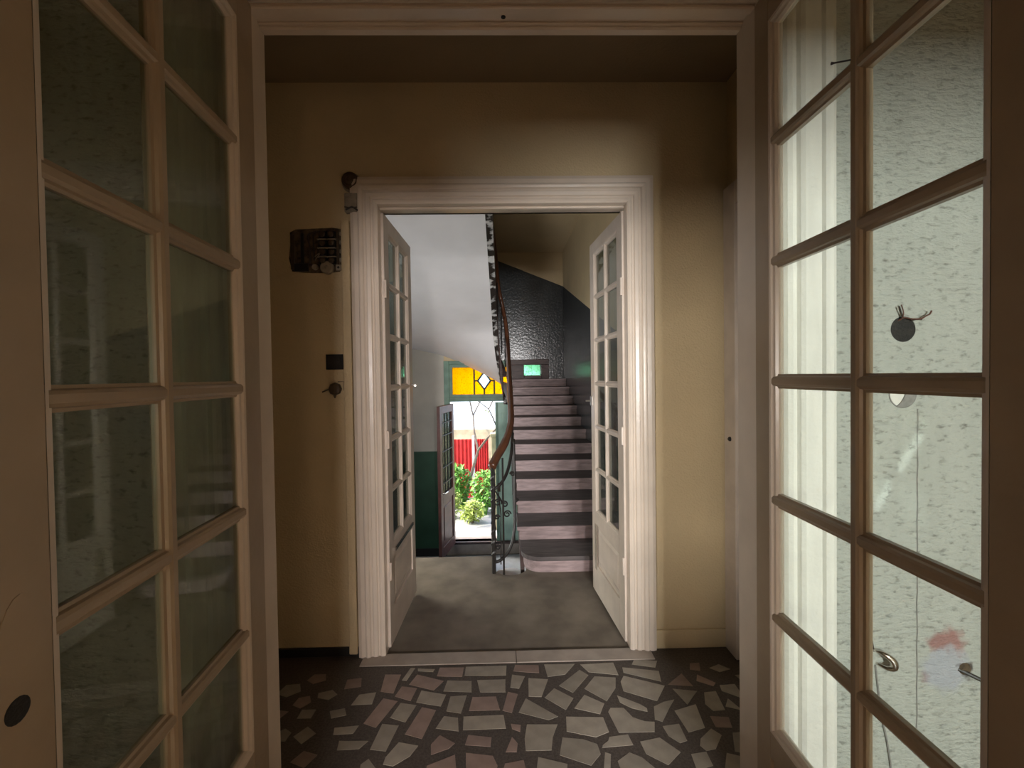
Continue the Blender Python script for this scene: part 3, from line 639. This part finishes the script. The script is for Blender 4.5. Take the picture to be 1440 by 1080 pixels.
# steps down to the entrance
sd = empty('staircase', (0, 3.80, 0)); struct(sd, 'stone steps going down from the landing to the entrance hall', 'stairs')
for k in range(8):
    MB().box(SX0, -0.12, k*0.28, (k+1)*0.28+0.02, LOW, -0.17*(k+1)).build('step', 'hall_tile', sd)
pts = [(0.02+0.16*math.cos(2*math.pi*k/24), -0.22+0.26*math.sin(2*math.pi*k/24)) for k in range(24)]
MB().prism(pts, -0.20, -0.13).build('rounded_tread', 'white_wall', sd)
MB().box(-0.02, 0.06, -0.26, -0.18, LOW, -0.20).build('core_post', 'white_wall', sd)

# upper flight: soffit sweeping round over the entrance, string with flaking edge, winders
CXp, CYp = -0.05, 6.62
inner, outer = [], []
def zth(t):   # t in degrees 20..180
    ks = [(20, 1.12), (45, 1.22), (90, 1.42), (120, 1.70), (147, 2.02), (180, 2.24)]
    for (a, za), (b_, zb_) in zip(ks, ks[1:]):
        if a <= t <= b_: return za+(zb_-za)*(t-a)/(b_-a)
    return ks[-1][1]
for t in range(20, 181, 10):
    a = math.radians(t); c, s_ = math.cos(a), math.sin(a)
    inner.append((CXp+0.11*c, CYp+0.11*s_, zth(t)))
    ts = []
    if s_ > 1e-6: ts.append((SY-CYp)/s_)
    if c < -1e-6: ts.append((SX0-CXp)/c)
    if c > 1e-6: ts.append((0.10-CXp)/c if t < 60 else 9)
    q = min(ts); outer.append((CXp+q*c, CYp+q*s_, zth(t)))
for k in range(1, 16):
    y = CYp-k*0.26; z = 2.24+0.36*(CYp-y)
    inner.append((CXp-0.11, y, z)); outer.append((SX0, y, z))
nI = len(inner); NS = 6; vs = []
for i_, o_ in zip(inner, outer):
    for k in range(NS+1):
        f = k/NS; vs.append(tuple(i_[j]*(1-f)+o_[j]*f for j in range(3)))
fs = [(i*(NS+1)+k, (i+1)*(NS+1)+k, (i+1)*(NS+1)+k+1, i*(NS+1)+k+1) for i in range(nI-1) for k in range(NS)]
uf = empty('staircase', (0, 0, 0)); struct(uf, 'upper stair flight with smooth white underside sweeping over the entrance', 'stairs')
so = MB(); so.add(vs, fs)
so.add([(v[0], v[1], v[2]+0.05) for v in vs], fs)
so.build('soffit', 'white_wall', uf, True)
# flaking edge: thin band inside the soffit edge, then the brown string
def band(off0, z0, off1, z1, name, m):
    vs = []
    for i, p in enumerate(inner):
        if i <= 16:
            a = math.radians(20+10*i); c, s_ = math.cos(a), math.sin(a)
        else: c, s_ = -1, 0
        for off, dz in ((off0, z0), (off1, z1)):
            vs.append((p[0]-c*off, p[1]-s_*off, p[2]+dz))
    MB().add(vs, [(2*i, 2*i+1, 2*i+3, 2*i+2) for i in range(nI-1)]).build(name, m, uf)
band(0.0, 0.0, 0.07, 0.012, 'flaking_edge', 'peel')
band(0.07, 0.012, 0.07, 0.42, 'inner_string', 'dark_wood')
band(0.07, 0.42, 0.0, 0.42, 'string_cap', 'dark_wood')

# ------------------------------------------------------------------ railing
rl = empty('stair_railing', (-0.10, 3.45, 0)); tag(rl, 'wrought iron stair railing with reddish wooden handrail winding upward', 'railing')
O = Vector((-0.10, 3.45, 0))
hp = [(-0.105, 3.43, 0.845), (-0.07, 3.53, 0.90), (-0.005, 3.66, 0.99), (0.045, 3.86, 1.10), (0.060, 4.2, 1.22), (0.060, 5.2, 1.58), (0.060, 6.3, 1.98), (0.058, 6.6, 2.12),
      (0.035, 6.72, 2.36), (-0.01, 6.78, 2.62), (-0.06, 6.72, 2.86), (-0.085, 6.5, 3.08), (-0.10, 6.1, 3.28), (-0.14, 5.4, 3.55)]
path = [p-O for p in spline(hp, 6)]
MB().tube(path, [0.034 if i < 14 else 0.03 for i in range(len(path))], 10).build('handrail', 'rail_wood', rl, True)
nw = MB().tube([Vector((-0.100, 3.45, 0))-O, Vector((-0.100, 3.45, 0.84))-O], 0.017, 8).build('newel', 'iron', rl)
tw = []
for k in range(60):
    a = k*0.9; tw.append((0.010*math.cos(a), 0.010*math.sin(a), 0.10+k*0.0122))
MB().tube(tw, 0.012, 6).build('newel_twist', 'iron', nw)
MB().tube([Vector((-0.022, 3.44, -0.008))-O, Vector((-0.022, 3.50, 0.90))-O], 0.009, 6).build('baluster', 'iron', rl)
MB().tube([Vector((-0.045, 3.47, 0.06))-O, Vector((-0.040, 3.50, 0.45))-O, Vector((-0.06, 3.5, 0.62))-O], 0.005, 6).build('thin_rod', 'iron', rl)
cv = [(-0.100, 3.45, 0.085), (-0.04, 3.47, 0.10), (0.03, 3.52, 0.17), (0.065, 3.57, 0.30), (0.073, 3.62, 0.48), (0.075, 3.66, 0.72), (0.072, 3.72, 1.02)]
MB().tube([p-O for p in spline(cv, 6)], 0.013, 8).build('lower_band', 'iron', rl, True)
cv = [(-0.100, 3.45, 0.66), (-0.05, 3.47, 0.69), (0.00, 3.52, 0.75), (0.035, 3.60, 0.84), (0.06, 3.72, 0.98), (0.065, 4.1, 1.12)]
MB().tube([p-O for p in spline(cv, 6)], 0.013, 8).build('upper_band', 'iron', rl, True)
def scroll(c, r, flip, turns=1.4, wr=0.006):
    pts = []
    for k in range(26):
        a = k/25*turns*2*math.pi; rr = r*(1-0.72*k/25)
        pts.append((c[0]+flip*rr*math.cos(a), c[1], c[2]+rr*math.sin(a)))
    return MB().tube([Vector(p)-O for p in pts], wr, 6)
for c, r, f in (((-0.065, 3.46, 0.555), 0.03, 1), ((-0.07, 3.46, 0.44), 0.02, 1), ((-0.01, 3.50, 0.53), 0.028, -1), ((0.01, 3.50, 0.45), 0.03, 1),
                ((0.055, 3.60, 0.75), 0.02, -1), ((0.085, 3.64, 0.52), 0.02, 1), ((-0.065, 3.46, 0.20), 0.022, 1)):
    scroll(c, r, f).build('scroll', 'iron', rl)
MB().tube([Vector(p)-O for p in ((-0.09, 3.45, 0.66), (-0.04, 3.46, 0.58), (-0.015, 3.48, 0.52))], 0.006, 6).build('scroll_stem', 'iron', rl)
# balusters up the flight and round the winders
for k in range(1, 11):
    y = YS+k*G_+0.12; z = (k+1)*R_
    zr = 1.22+(y-4.2)*0.36
    if y > 6.5: continue
    MB().tube([Vector((0.075, y, z-0.2))-O, Vector((0.062, y, zr))-O], 0.008, 6).build('baluster', 'iron', rl)
for x, y, z0_, z1_ in ((0.02, 6.72, 1.6, 2.45), (-0.03, 6.74, 1.9, 2.72), (-0.08, 6.62, 2.5, 2.98), (-0.10, 6.35, 2.75, 3.16), (-0.115, 6.0, 2.88, 3.3), (-0.125, 5.7, 3.0, 3.42)):
    MB().tube([Vector((x, y, z0_))-O, Vector((x, y, z1_))-O], 0.008, 6).build('baluster', 'iron', rl)

# ------------------------------------------------------------------ entrance: frame, leaves, transom light
t6 = empty('trim_5', (0, SY, 0)); struct(t6, 'sage green timber frame of the bright entrance doorway', 'door frame')
MB().box(EX0-0.09, EX0, -0.03, 0.10, EZ0, TZ1+0.06, 0.006).build('frame_post', 'frame_green', t6)
MB().box(EX1, EX1+0.09, -0.03, 0.10, EZ0, TZ1+0.06, 0.006).build('frame_post', 'frame_green', t6)
MB().box(EX0, EX1, -0.03, 0.10, EZ1, TZ0, 0.006).box(EX0, EX1, -0.045, -0.03, EZ1+0.015, EZ1+0.04, 0.003).build('transom_bar', 'frame_green', t6)
MB().box(EX0, EX1, -0.03, 0.10, TZ1, TZ1+0.06, 0.006).build('frame_head', 'frame_green', t6)
MB().box(EX0-0.05, EX1+0.05, -0.02, 0.14, EZ0-0.04, EZ0, 0.006).build('door_sill', 'dark_wood', t6)
w1 = empty('window_1', (0, SY, 0)); struct(w1, 'stained glass transom light with yellow and pale panes', 'window')
MB().box(EX0, EX0+0.05, 0.0, 0.05, TZ0, TZ1).box(EX1-0.05, EX1, 0.0, 0.05, TZ0, TZ1).box(EX0+0.05, EX1-0.05, 0.0, 0.05, TZ0, TZ0+0.05).box(EX0+0.05, EX1-0.05, 0.0, 0.05, TZ1-0.05, TZ1).build('sash', 'frame_green', w1)
gx0, gx1, gz0, gz1 = EX0+0.05, EX1-0.05, TZ0+0.05, TZ1-0.05
cm = (gx0+gx1)/2; a1, a2 = gx0+0.37, gx1-0.37; zc2 = (gz0+gz1)/2
def pane(pts, m):
    n = len(pts); vs = [(x, 0.022, z) for x, z in pts]+[(x, 0.026, z) for x, z in pts]
    MB().add(vs, [tuple(range(n)), tuple(range(2*n-1, n-1, -1))]+[(i, (i+1) % n, n+(i+1) % n, n+i) for i in range(n)]).build('pane', m, w1)
pane([(gx0, gz0), (a1, gz0), (a1, gz1), (gx0, gz1)], 'yellow'); pane([(a2, gz0), (gx1, gz0), (gx1, gz1), (a2, gz1)], 'yellow')
dl, dr = a1+0.06, a2-0.06; dh = 0.15
pane([(dl, zc2), (cm, zc2-dh), (dr, zc2), (cm, zc2+dh)], 'clear')
pane([(a1, gz0), (cm, gz0), (cm, zc2-dh), (dl, zc2), (a1, zc2)], 'yellow'); pane([(a1, zc2), (dl, zc2), (cm, zc2+dh), (cm, gz1), (a1, gz1)], 'yellow')
pane([(cm, gz0), (a2, gz0), (a2, zc2), (dr, zc2), (cm, zc2-dh)], 'yellow'); pane([(dr, zc2), (a2, zc2), (a2, gz1), (cm, gz1), (cm, zc2+dh)], 'yellow')
def came(p, q):
    MB().tube([(p[0], 0.022, p[1]), (q[0], 0.022, q[1])], 0.015, 6).build('glazing_came', 'lead', w1)
for p, q in (((a1, gz0), (a1, gz1)), ((a2, gz0), (a2, gz1)), ((dl, zc2), (cm, zc2-dh)), ((cm, zc2-dh), (dr, zc2)), ((dr, zc2), (cm, zc2+dh)), ((cm, zc2+dh), (dl, zc2)),
             ((a1, zc2), (dl, zc2)), ((dr, zc2), (a2, zc2)), ((cm, gz0), (cm, zc2-dh)), ((cm, zc2+dh), (cm, gz1))):
    came(p, q)
# maroon leaf swung inward
hx, hy = -0.91, SY-0.03
dv = Vector((-0.13, -0.70)).normalized()
d5 = empty('door_5', (hx, hy, EZ0), math.atan2(dv.y, dv.x)); struct(d5, 'maroon entrance door leaf with barred glass swung inward', 'door')
Lm, Hm = 0.72, 2.37
MB().box(0, 0.10, 0, 0.05, 0, Hm, 0.004).build('stile', 'maroon', d5); MB().box(Lm-0.10, Lm, 0, 0.05, 0, Hm, 0.004).build('stile', 'maroon', d5)
for z0_, z1_ in ((0, 0.16), (0.85, 0.98), (Hm-0.12, Hm)): MB().box(0.10, Lm-0.10, 0, 0.05, z0_, z1_, 0.004).build('rail', 'maroon', d5)
MB().box(0.10, Lm-0.10, 0.015, 0.035, 0.16, 0.85).box(0.17, Lm-0.17, 0.005, 0.045, 0.24, 0.77, 0.008).build('panel', 'maroon', d5)
MB().box(0.10, Lm-0.10, 0.023, 0.027, 0.98, Hm-0.12).build('pane', 'glass_dull', d5)
for z in (1.15, 1.4, 1.65, 1.9, 2.1): MB().tube([(0.10, 0.045, z), (Lm-0.10, 0.045, z)], 0.008, 6).build('grille_bar', 'iron', d5)
for x in (0.22, 0.36, 0.50): MB().tube([(x, 0.045, 0.98), (x, 0.045, Hm-0.12)], 0.008, 6).build('grille_bar', 'iron', d5)
MB().tube([(Lm-0.05, 0.05, 1.02), (Lm-0.05, 0.10, 1.02), (Lm-0.16, 0.11, 1.02)], 0.010, 8).build('handle', 'chrome', d5)
d6 = empty('door_6', (-0.16, SY, EZ0)); struct(d6, 'pale green entrance door leaf standing closed beside the stairs', 'door')
MB().box(0, 0.40, 0.02, 0.065, 0, 2.38, 0.004).build('leaf_board', 'door_green', d6)
MB().box(0.10, 0.36, 0.012, 0.022, 0.12, 0.80, 0.006).build('panel', 'door_green', d6)
MB().box(0.10, 0.36, 0.012, 0.022, 1.0, 2.2, 0.006).build('panel', 'door_green', d6)
MB().box(0.0, 0.045, 0.0, 0.02, 0, 2.38, 0.004).build('meeting_strip', 'frame_green', d6)
MB().box(0.02, 0.07, -0.01, 0.02, 0.85, 1.0, 0.003).build('lock_case', 'brownplast', d6)

# small window above the top of the stairs
w2 = empty('window_2', (0, SY, 0)); struct(w2, 'small green lit pane in a dark wooden frame above the top steps', 'window')
MB().box(WINX0-0.30, WINX1+0.14, -0.046, -0.032, WINZ1+0.0, WINZ1+0.09, 0.005).build('frame_head', 'dark_wood', w2)
MB().box(WINX1+0.02, WINX1+0.14, -0.046, -0.032, 1.50, WINZ1, 0.005).box(WINX1+0.05, WINX1+0.07, -0.058, -0.046, 1.50, WINZ1, 0.002).build('frame_post', 'dark_wood', w2)
MB().box(WINX0-0.30, WINX0, -0.046, -0.032, 1.50, WINZ1, 0.005).build('board', 'dark_wood', w2)
MB().box(WINX0, WINX1+0.02, -0.046, -0.032, 1.50, WINZ0, 0.005).build('board', 'dark_wood', w2)
MB().box(WINX0, WINX1, 0.10, 0.105, WINZ0, WINZ1).build('pane', 'greenlight', w2)

# added windows out of view, set behind the added lights
def added_window(name, label, loc, rz, wd, ht):
    e = empty(name, loc, rz); struct(e, label, 'window')
    for x0, x1, z0_, z1_ in ((-wd/2, -wd/2+0.05, 0, ht), (wd/2-0.05, wd/2, 0, ht), (-wd/2+0.05, wd/2-0.05, 0, 0.05), (-wd/2+0.05, wd/2-0.05, ht-0.05, ht)):
        MB().box(x0, x1, -0.03, 0.03, z0_, z1_).build('window_frame', 'paint', e)
    MB().box(-wd/2+0.05, wd/2-0.05, -0.002, 0.002, 0.05, ht-0.05).build('pane', 'glass', e)
added_window('added_window_3', 'added small window in the back wall of the room', (1.0, RY0-0.06, 1.28), 0, 0.64, 0.64)
added_window('added_window_6', 'added unseen window in the stairwell side wall above the descending steps', (SX0-0.06, 4.0, 0.15), math.pi/2, 0.96, 1.10)
added_window('added_window_5', 'added small window in the corner of the back wall', (-2.28, RY0-0.06, 1.20), 0, 0.54, 0.60)
added_window('added_window_4', 'added narrow window in the back wall facing the added partition doorway', (0.03, RY0-0.06, 1.43), 0, 0.30, 0.38)

# ------------------------------------------------------------------ small things on the vestibule wall
def at_wall(x, y): 
    return on_y(x, y, YW)
p = at_wall(447, 353)
fb = empty('fuse_board', p); tag(fb, 'sooty old porcelain fuse board with missing cover beside the inner doorway', 'fuse board')
k_ = 2.46/620
b = MB()
random.seed(3)
outl = [(-38, -26), (-30, -30), (-5, -31), (20, -32), (33, -30), (35, -8), (34, 20), (30, 29), (10, 31), (-18, 30), (-36, 28), (-40, 10), (-38, -8)]
pts = [(x*k_, -y*k_) for x, y in outl]
n = len(pts); b.add([(x, 0.0, z) for x, z in pts]+[(x*0.97, -0.006, z*0.97) for x, z in pts], [tuple(range(n, 2*n))]+[(i, (i+1) % n, n+(i+1) % n, n+i) for i in range(n)])
b.build('backing', 'grime', fb)
bx = lambda x0, x1, y0, y1, d0, d1, nm, m, c=0.002: MB().box(x0*k_, x1*k_, -d1, -d0, -y1*k_, -y0*k_, c).build(nm, m, fb)
bx(-36, -31, -22, 26, 0.004, 0.016, 'side_plate', 'brownplast'); bx(-22, -18, -24, 22, 0.004, 0.018, 'busbar', 'bakelite')
bx(-31, -12, 18, 29, 0.004, 0.022, 'terminal_block', 'bakelite')
for i in range(4):
    for j in range(2):
        fc = bx(4+j*12, 14+j*12, -26+i*12, -16+i*12, 0.005, 0.026, 'fuse_cavity', 'bakelite')
        MB().lathe([(0.016, 0), (0.016, 0.006), (0.010, 0.008)], ((9+j*12)*k_, -0.026, (21-i*12)*k_), (0, -1, 0), 12).build('fuse_socket', 'brownplast', fc)
for i in range(3): bx(2, 28, -15+i*12, -13.5+i*12, 0.005, 0.030, 'divider', 'porcelain', 0.001)
bx(28, 31, -28, 20, 0.004, 0.024, 'side_rail', 'brownplast')
for i in range(4): bx(31, 35, -25+i*12, -20+i*12, 0.004, 0.016, 'terminal', 'porcelain', 0.001)
MB().lathe([(0.036, 0), (0.036, 0.018), (0.030, 0.024), (0.008, 0.026), (0.006, 0.022)], (14*k_, -0.006, -24*k_), (0, -1, 0), 24).build('fuse_cap', 'porcelain', fb)
MB().lathe([(0.016, 0), (0.016, 0.012), (0.012, 0.016)], (-3*k_, -0.006, -23*k_), (0, -1, 0), 16).build('fuse_stub', 'porcelain', fb)
tp_ = bx(26, 33, 20, 28, 0.004, 0.020, 'terminal_plate', 'porcelain'); MB().lathe([(0.007, 0), (0.006, 0.002)], (29.5*k_, -0.020, -24*k_), (0, -1, 0), 10).build('screw_hole', 'hole', tp_)
for q in range(3):
    pts = [((-10+q*6)*k_, -0.012, (-18+q*4)*k_), ((-8+q*5)*k_, -0.022, (2-q*3)*k_), ((-12+q*8)*k_, -0.016, 20*k_), ((0+q*3)*k_, -0.014, 26*k_)]
    MB().tube(spline(pts, 5), 0.004, 6).build('loose_wire', 'wire', fb)
MB().tube(spline([(-5*k_, -0.012, -10*k_), (6*k_, -0.03, -5*k_), (-2*k_, -0.02, -14*k_)], 5), 0.003, 6).build('loose_wire', 'porcelain', fb)

p = at_wall(494, 256)
db = empty('doorbell', p); tag(db, 'round brown doorbell with small metal box at the top of the door casing', 'doorbell')
MB().lathe([(0.046, 0), (0.048, 0.010), (0.044, 0.028), (0.036, 0.036), (0.034, 0.030), (0.024, 0.030), (0.012, 0.040), (0.0, 0.042)], (0, 0, 0), (0, -1, 0), 28).build('bell_dome', 'brownplast', db, False)
MB().lathe([(0.050, 0.0), (0.054, 0.006), (0.052, 0.012)], (0.004, 0, -0.008), (0, -1, 0), 28).build('rim', 'porcelain', db)
q = -30*k_
jx = MB().box(-0.030, 0.042, -0.034, 0.0, q-0.058, q+0.048, 0.005).build('junction_box', 'porcelain', db)
MB().tube([(-0.02, -0.036, q-0.045), (0.015, -0.040, q-0.030), (0.044, -0.036, q-0.050)], 0.005, 6).build('clamp', 'iron', jx)
MB().tube([(-0.028, -0.036, q-0.030), (0.0, -0.038, q-0.036), (0.04, -0.036, q-0.032)], 0.003, 6).build('wire', 'wire', db)
p = at_wall(493, 610)
cb = MB().box(-0.020, 0.026, -0.024, 0.0, -1.20*1.0, 1.20, 0.004); cb_o = cb.build('cable_trunking', 'plaster'); cb_o.location = (p.x-0.004, YW, 1.215)
tag(cb_o, 'olive painted cable trunking running down beside the door casing', 'trunking')
p = at_wall(471, 509)
sp = empty('switch_opening', p); tag(sp, 'black square socket recess in the olive wall above a round switch', 'socket')
MB().box(-0.048, 0.048, -0.006, 0.0, -0.042, 0.042, 0.002).build('plate', 'bakelite', sp)
MB().box(-0.036, 0.036, -0.010, -0.006, -0.030, 0.030, 0.003).build('insert', 'hole', sp)
p = at_wall(472, 547)
sw = empty('rotary_switch', p); tag(sw, 'round brown rotary switch with a bent metal lever on olive wall', 'switch')
MB().lathe([(0.036, 0), (0.036, 0.014), (0.030, 0.022), (0.020, 0.026), (0.0, 0.027)], (0, 0, 0), (0, -1, 0), 8).build('knob_body', 'brownplast', sw)
MB().tube([(-0.03, -0.012, 0.0), (-0.068, -0.016, -0.016)], 0.004, 6).build('lever', 'wire', sw)
MB().lathe([(0.010, 0), (0.004, 0.016)], (0.0, -0.012, -0.034), (0, 0, -1), 8).build('pin', 'brownplast', sw)
MB().tube([(0.015, -0.004, 0.040), (0.048, -0.004, 0.040), (0.048, -0.004, -0.01)], 0.002, 6).build('wire_loop', 'wire', sw)

# ------------------------------------------------------------------ things on the crackled room wall
pq = 1.5/620   # metres per photo pixel on that wall
jb = empty('junction_box', (h1.x, YP0, h1.z)); tag(jb, 'empty round socket hole with frayed brown wires in crackled wall', 'socket')
MB().lathe([(0.0445, 0.002), (0.0445, 0.05), (0.0, 0.05)], (0, 0, 0), (0, 1, 0), 24).build('cup', 'hole', jb)
def wire(pts, r, m, par, nm='wire'):
    MB().tube(spline([(x*pq, -d, -y*pq) for x, y, d in pts], 5), r, 6).build(nm, m, par, True)
wire([(-2, -8, -0.02), (-5, -17, 0.008), (-9, -26, 0.014), (-11, -32, 0.014)], 0.0022, 'wire', jb)
wire([(-1, -8, -0.02), (-4, -17, 0.008), (-5, -24, 0.014), (-8, -34, 0.014)], 0.0022, 'copperwire', jb)
wire([(-8, -10, -0.01), (-2, -16, 0.008), (8, -14, 0.012), (20, -14, 0.014), (27, -18, 0.016), (31, -20, 0.018), (34, -25, 0.018)], 0.0026, 'copperwire', jb)
wire([(8, -10, -0.01), (14, -13, 0.010), (22, -13, 0.013)], 0.0022, 'wire', jb)
jc = empty('junction_box', (h2.x, YP0, h2.z)); tag(jc, 'round wall socket half covered by a broken grey disc', 'socket')
MB().lathe([(0.0475, 0.002), (0.0475, 0.03), (0.0, 0.03)], (0, 0, 0), (0, 1, 0), 24).build('cup', 'plaster_cream', jc)
hd = [(0.046*math.cos(a), 0.046*math.sin(a)) for a in [-2.0+3.5*k/18 for k in range(19)]]+[(0.008, 0.020), (0.012, 0.002), (0.002, -0.018), (-0.006, -0.030)]
n = len(hd); MB().add([(x, -0.002, z) for x, z in hd]+[(x, 0.004, z) for x, z in hd], [tuple(range(n)), tuple(range(2*n-1, n-1, -1))]+[(i, (i+1) % n, n+(i+1) % n, n+i) for i in range(n)]).build('broken_cover', 'grey_ring', jc)
MB().tube([(0.047*math.sin(a), -0.001, 0.047*math.cos(a)) for a in [2*math.pi*k/30 for k in range(31)]], 0.0022, 6).build('rim', 'grey_ring', jc)
pa = on_y(1290, 575, YP0)
cr = MB().tube([(pa.x+0.0012*math.sin(i*2.1), YP0-0.0005, pa.z+(0.25-pa.z)*i/24) for i in range(25)], 0.0022, 6).build('wall_crack', 'grey_ring')  # thin tube added in place of a crack in the plaster
tag(cr, 'thin grey tube standing in for a crack straight down the crackled wall', 'crack')
hk = empty('coat_hook', on_y(1236, 925, YP0)); tag(hk, 'small shiny rounded hook on the crackled wall by the fluted casing', 'hook')
MB().tube(spline([(-0.02, 0.0, 0.03), (0.0, -0.02, 0.026), (0.022, -0.03, 0.008), (0.026, -0.03, -0.014), (0.010, -0.02, -0.022), (-0.01, 0, -0.018)], 5), [0.004+0.009*math.sin(math.pi*i/25) for i in range(26)], 8).build('hook_body', 'chrome', hk, True)
wire([(-8, -10, 0.002), (-14, -50, 0.002), (-18, -95, 0.002)], 0.002, 'wire', hk, 'hook_wire')
wire([(-6, 10, 0.002), (2, 80, 0.004), (12, 130, 0.004), (22, 200, 0.003)], 0.003, 'grey_ring', hk, 'hook_wire')
br = empty('wall_spike', on_y(1352, 943, YP0)); tag(br, 'dark metal spike sticking out of the pale filler patch', 'spike')
MB().tube([(-0.01, 0.005, 0.004), (0.05, -0.030, -0.020), (0.13, -0.05, -0.060)], 0.007, 8).build('rod', 'iron', br)
MB().lathe([(0.022, 0), (0.016, 0.006)], (0.012, 0, 0.006), (0, -1, 0), 10).build('collar', 'grime', br)

# ------------------------------------------------------------------ garden beyond the entrance
GZ = -1.33
struct(MB().box(-8, 8, SY+0.25, 22, GZ-0.1, GZ).build('ground', 'paving'), 'pale paved yard outside the entrance', 'ground')
gw = MB().box(-6, 6, 10.6, 10.85, GZ, 0.28).build('garden_wall', 'gwall'); tag(gw, 'ochre garden wall behind the red metal gate', 'wall')
nh = empty('house', (0, 17.0, GZ)); tag(nh, 'white sunlit house wall far behind the garden wall', 'house')
MB().box(-9, 9, 0, 0.4, 0, 7.0).build('wall', 'house_white', nh)
MB().box(-9, 9, -0.04, 0.0, 0, 0.5).build('plinth', 'paving', nh)
gt = empty('metal_gate', (-0.75, 10.3, GZ)); tag(gt, 'red corrugated metal gate in front of the ochre wall', 'gate')
for i, (x0, x1) in enumerate(((-0.55, -0.02), (0.04, 0.36))):
    vs = []; nn = 24
    for k in range(nn+1):
        x = x0+(x1-x0)*k/nn; yy = 0.018*(1 if (k//2) % 2 else -1)
        vs += [(x, yy, 0.05), (x, yy, 1.42), (x, yy+0.008, 0.05), (x, yy+0.008, 1.42)]
    fs = []
    for k in range(nn):
        a = k*4; fs += [(a, a+1, a+5, a+4), (a+2, a+6, a+7, a+3), (a+1, a+3, a+7, a+5), (a, a+4, a+6, a+2)]
    MB().add(vs, fs).build('corrugated_sheet', 'red', gt)
MB().box(-0.02, 0.04, -0.04, 0.04, 0, 1.5, 0.005).build('gate_post', 'paving', gt)
gp = MB().box(-0.26, -0.08, 8.22, 8.42, GZ, 0.42, 0.01).box(-0.28, -0.06, 8.20, 8.44, 0.42, 0.48, 0.01).build('gate_pillar', 'gwall')
tag(gp, 'pale masonry pillar outside the green door leaf', 'pillar')
def bush(loc, rx, ry, h, nleaf, m, label, ls=0.06, seed=1):
    rnd = random.Random(seed)
    e = empty('shrub', loc); tag(e, label, 'shrub', 'shrubs in the yard')
    b = MB()
    for _ in range(nleaf):
        while True:
            x, y, z = rnd.uniform(-1, 1), rnd.uniform(-1, 1), rnd.uniform(0, 1)
            if x*x+y*y+(2*z-1)**2*0.9 < 1: break
        c = Vector((x*rx, y*ry, z*h+0.02)); s_ = ls*rnd.uniform(0.6, 1.3)
        d = Vector((rnd.uniform(-1, 1), rnd.uniform(-1, 1), rnd.uniform(-0.5, 0.6))).normalized()
        u = d.cross(Vector((rnd.uniform(-.3, .3), rnd.uniform(-.3, .3), 1))).normalized()
        up = u.cross(d)
        b.add([c-d*s_, c+u*s_*0.42+up*s_*0.1, c+d*s_*1.1-up*s_*0.15, c-u*s_*0.42+up*s_*0.1], [(0, 1, 2, 3)])
    f = b.build('foliage', m, e); f['kind'] = 'stuff'
    sb = MB()
    for _ in range(7):
        a = rnd.uniform(0, 6.28); q = rnd.uniform(0.2, 0.8)
        sb.tube([(0.02*math.cos(a), 0.02*math.sin(a), 0), (rx*0.4*q*math.cos(a), ry*0.4*q*math.sin(a), h*0.45), (rx*q*math.cos(a), ry*q*math.sin(a), h*0.85)], [0.012, 0.008, 0.004], 5)
    sb.build('stems', 'bark', e)
bush((-1.06, 9.62, GZ), 0.33, 0.30, 0.95, 650, 'leaf', 'broad leafy green shrub in front of the red gate', 0.075, 1)
bush((-0.42, 9.22, GZ), 0.32, 0.28, 0.90, 650, 'leaf', 'dense bright green shrub in front of the garden wall', 0.070, 2)
bush((-0.66, 8.66, GZ), 0.26, 0.22, 0.42, 380, 'leaf_y', 'low yellow green plant at the edge of the paving', 0.055, 3)
bush((-1.12, 8.95, GZ), 0.24, 0.22, 0.55, 350, 'leaf_y', 'yellow green weeds close to the open maroon door', 0.05, 4)
def tree(loc, label, seed):
    rnd = random.Random(seed); e = empty('garden_tree', loc); tag(e, label, 'tree')
    tb, lb = MB(), MB()
    def grow(p, d, l, r, lev):
        q = p+d*l*0.5+Vector((rnd.uniform(-.05, .05), rnd.uniform(-.05, .05), 0.02))*l
        en = p+d*l
        tb.tube([p, q, en], [r, r*0.85, r*0.65], 5, False)
        if lev >= 2:
            for _ in range(3):
                c = en+Vector((rnd.uniform(-.2, .2), rnd.uniform(-.2, .2), rnd.uniform(-.2, .2)))*l
                s_ = 0.035; a = Vector((rnd.uniform(-1, 1), rnd.uniform(-1, 1), rnd.uniform(-1, 1))).normalized(); u = a.cross(Vector((0.3, 0.2, 1))).normalized()
                lb.add([c-a*s_, c+u*s_*0.5, c+a*s_, c-u*s_*0.5], [(0, 1, 2, 3)])
        if lev < 5:
            for _ in range(3 if lev < 3 else 2):
                nd = (d+Vector((rnd.uniform(-.8, .8), rnd.uniform(-.8, .8), rnd.uniform(-.35, .5)))).normalized()
                grow(en, nd, l*rnd.uniform(0.62, 0.85), r*0.62, lev+1)
    grow(Vector((0, 0, 0)), Vector((0.28, 0, 1)).normalized(), 1.25, 0.045, 0)
    tb.build('branches', 'bark', e)
    f = lb.build('foliage', 'leaf_y', e); f['kind'] = 'stuff'
tree((-0.95, 10.0, GZ), 'thin leaning tree with bare tangled branches above the red gate', 11)
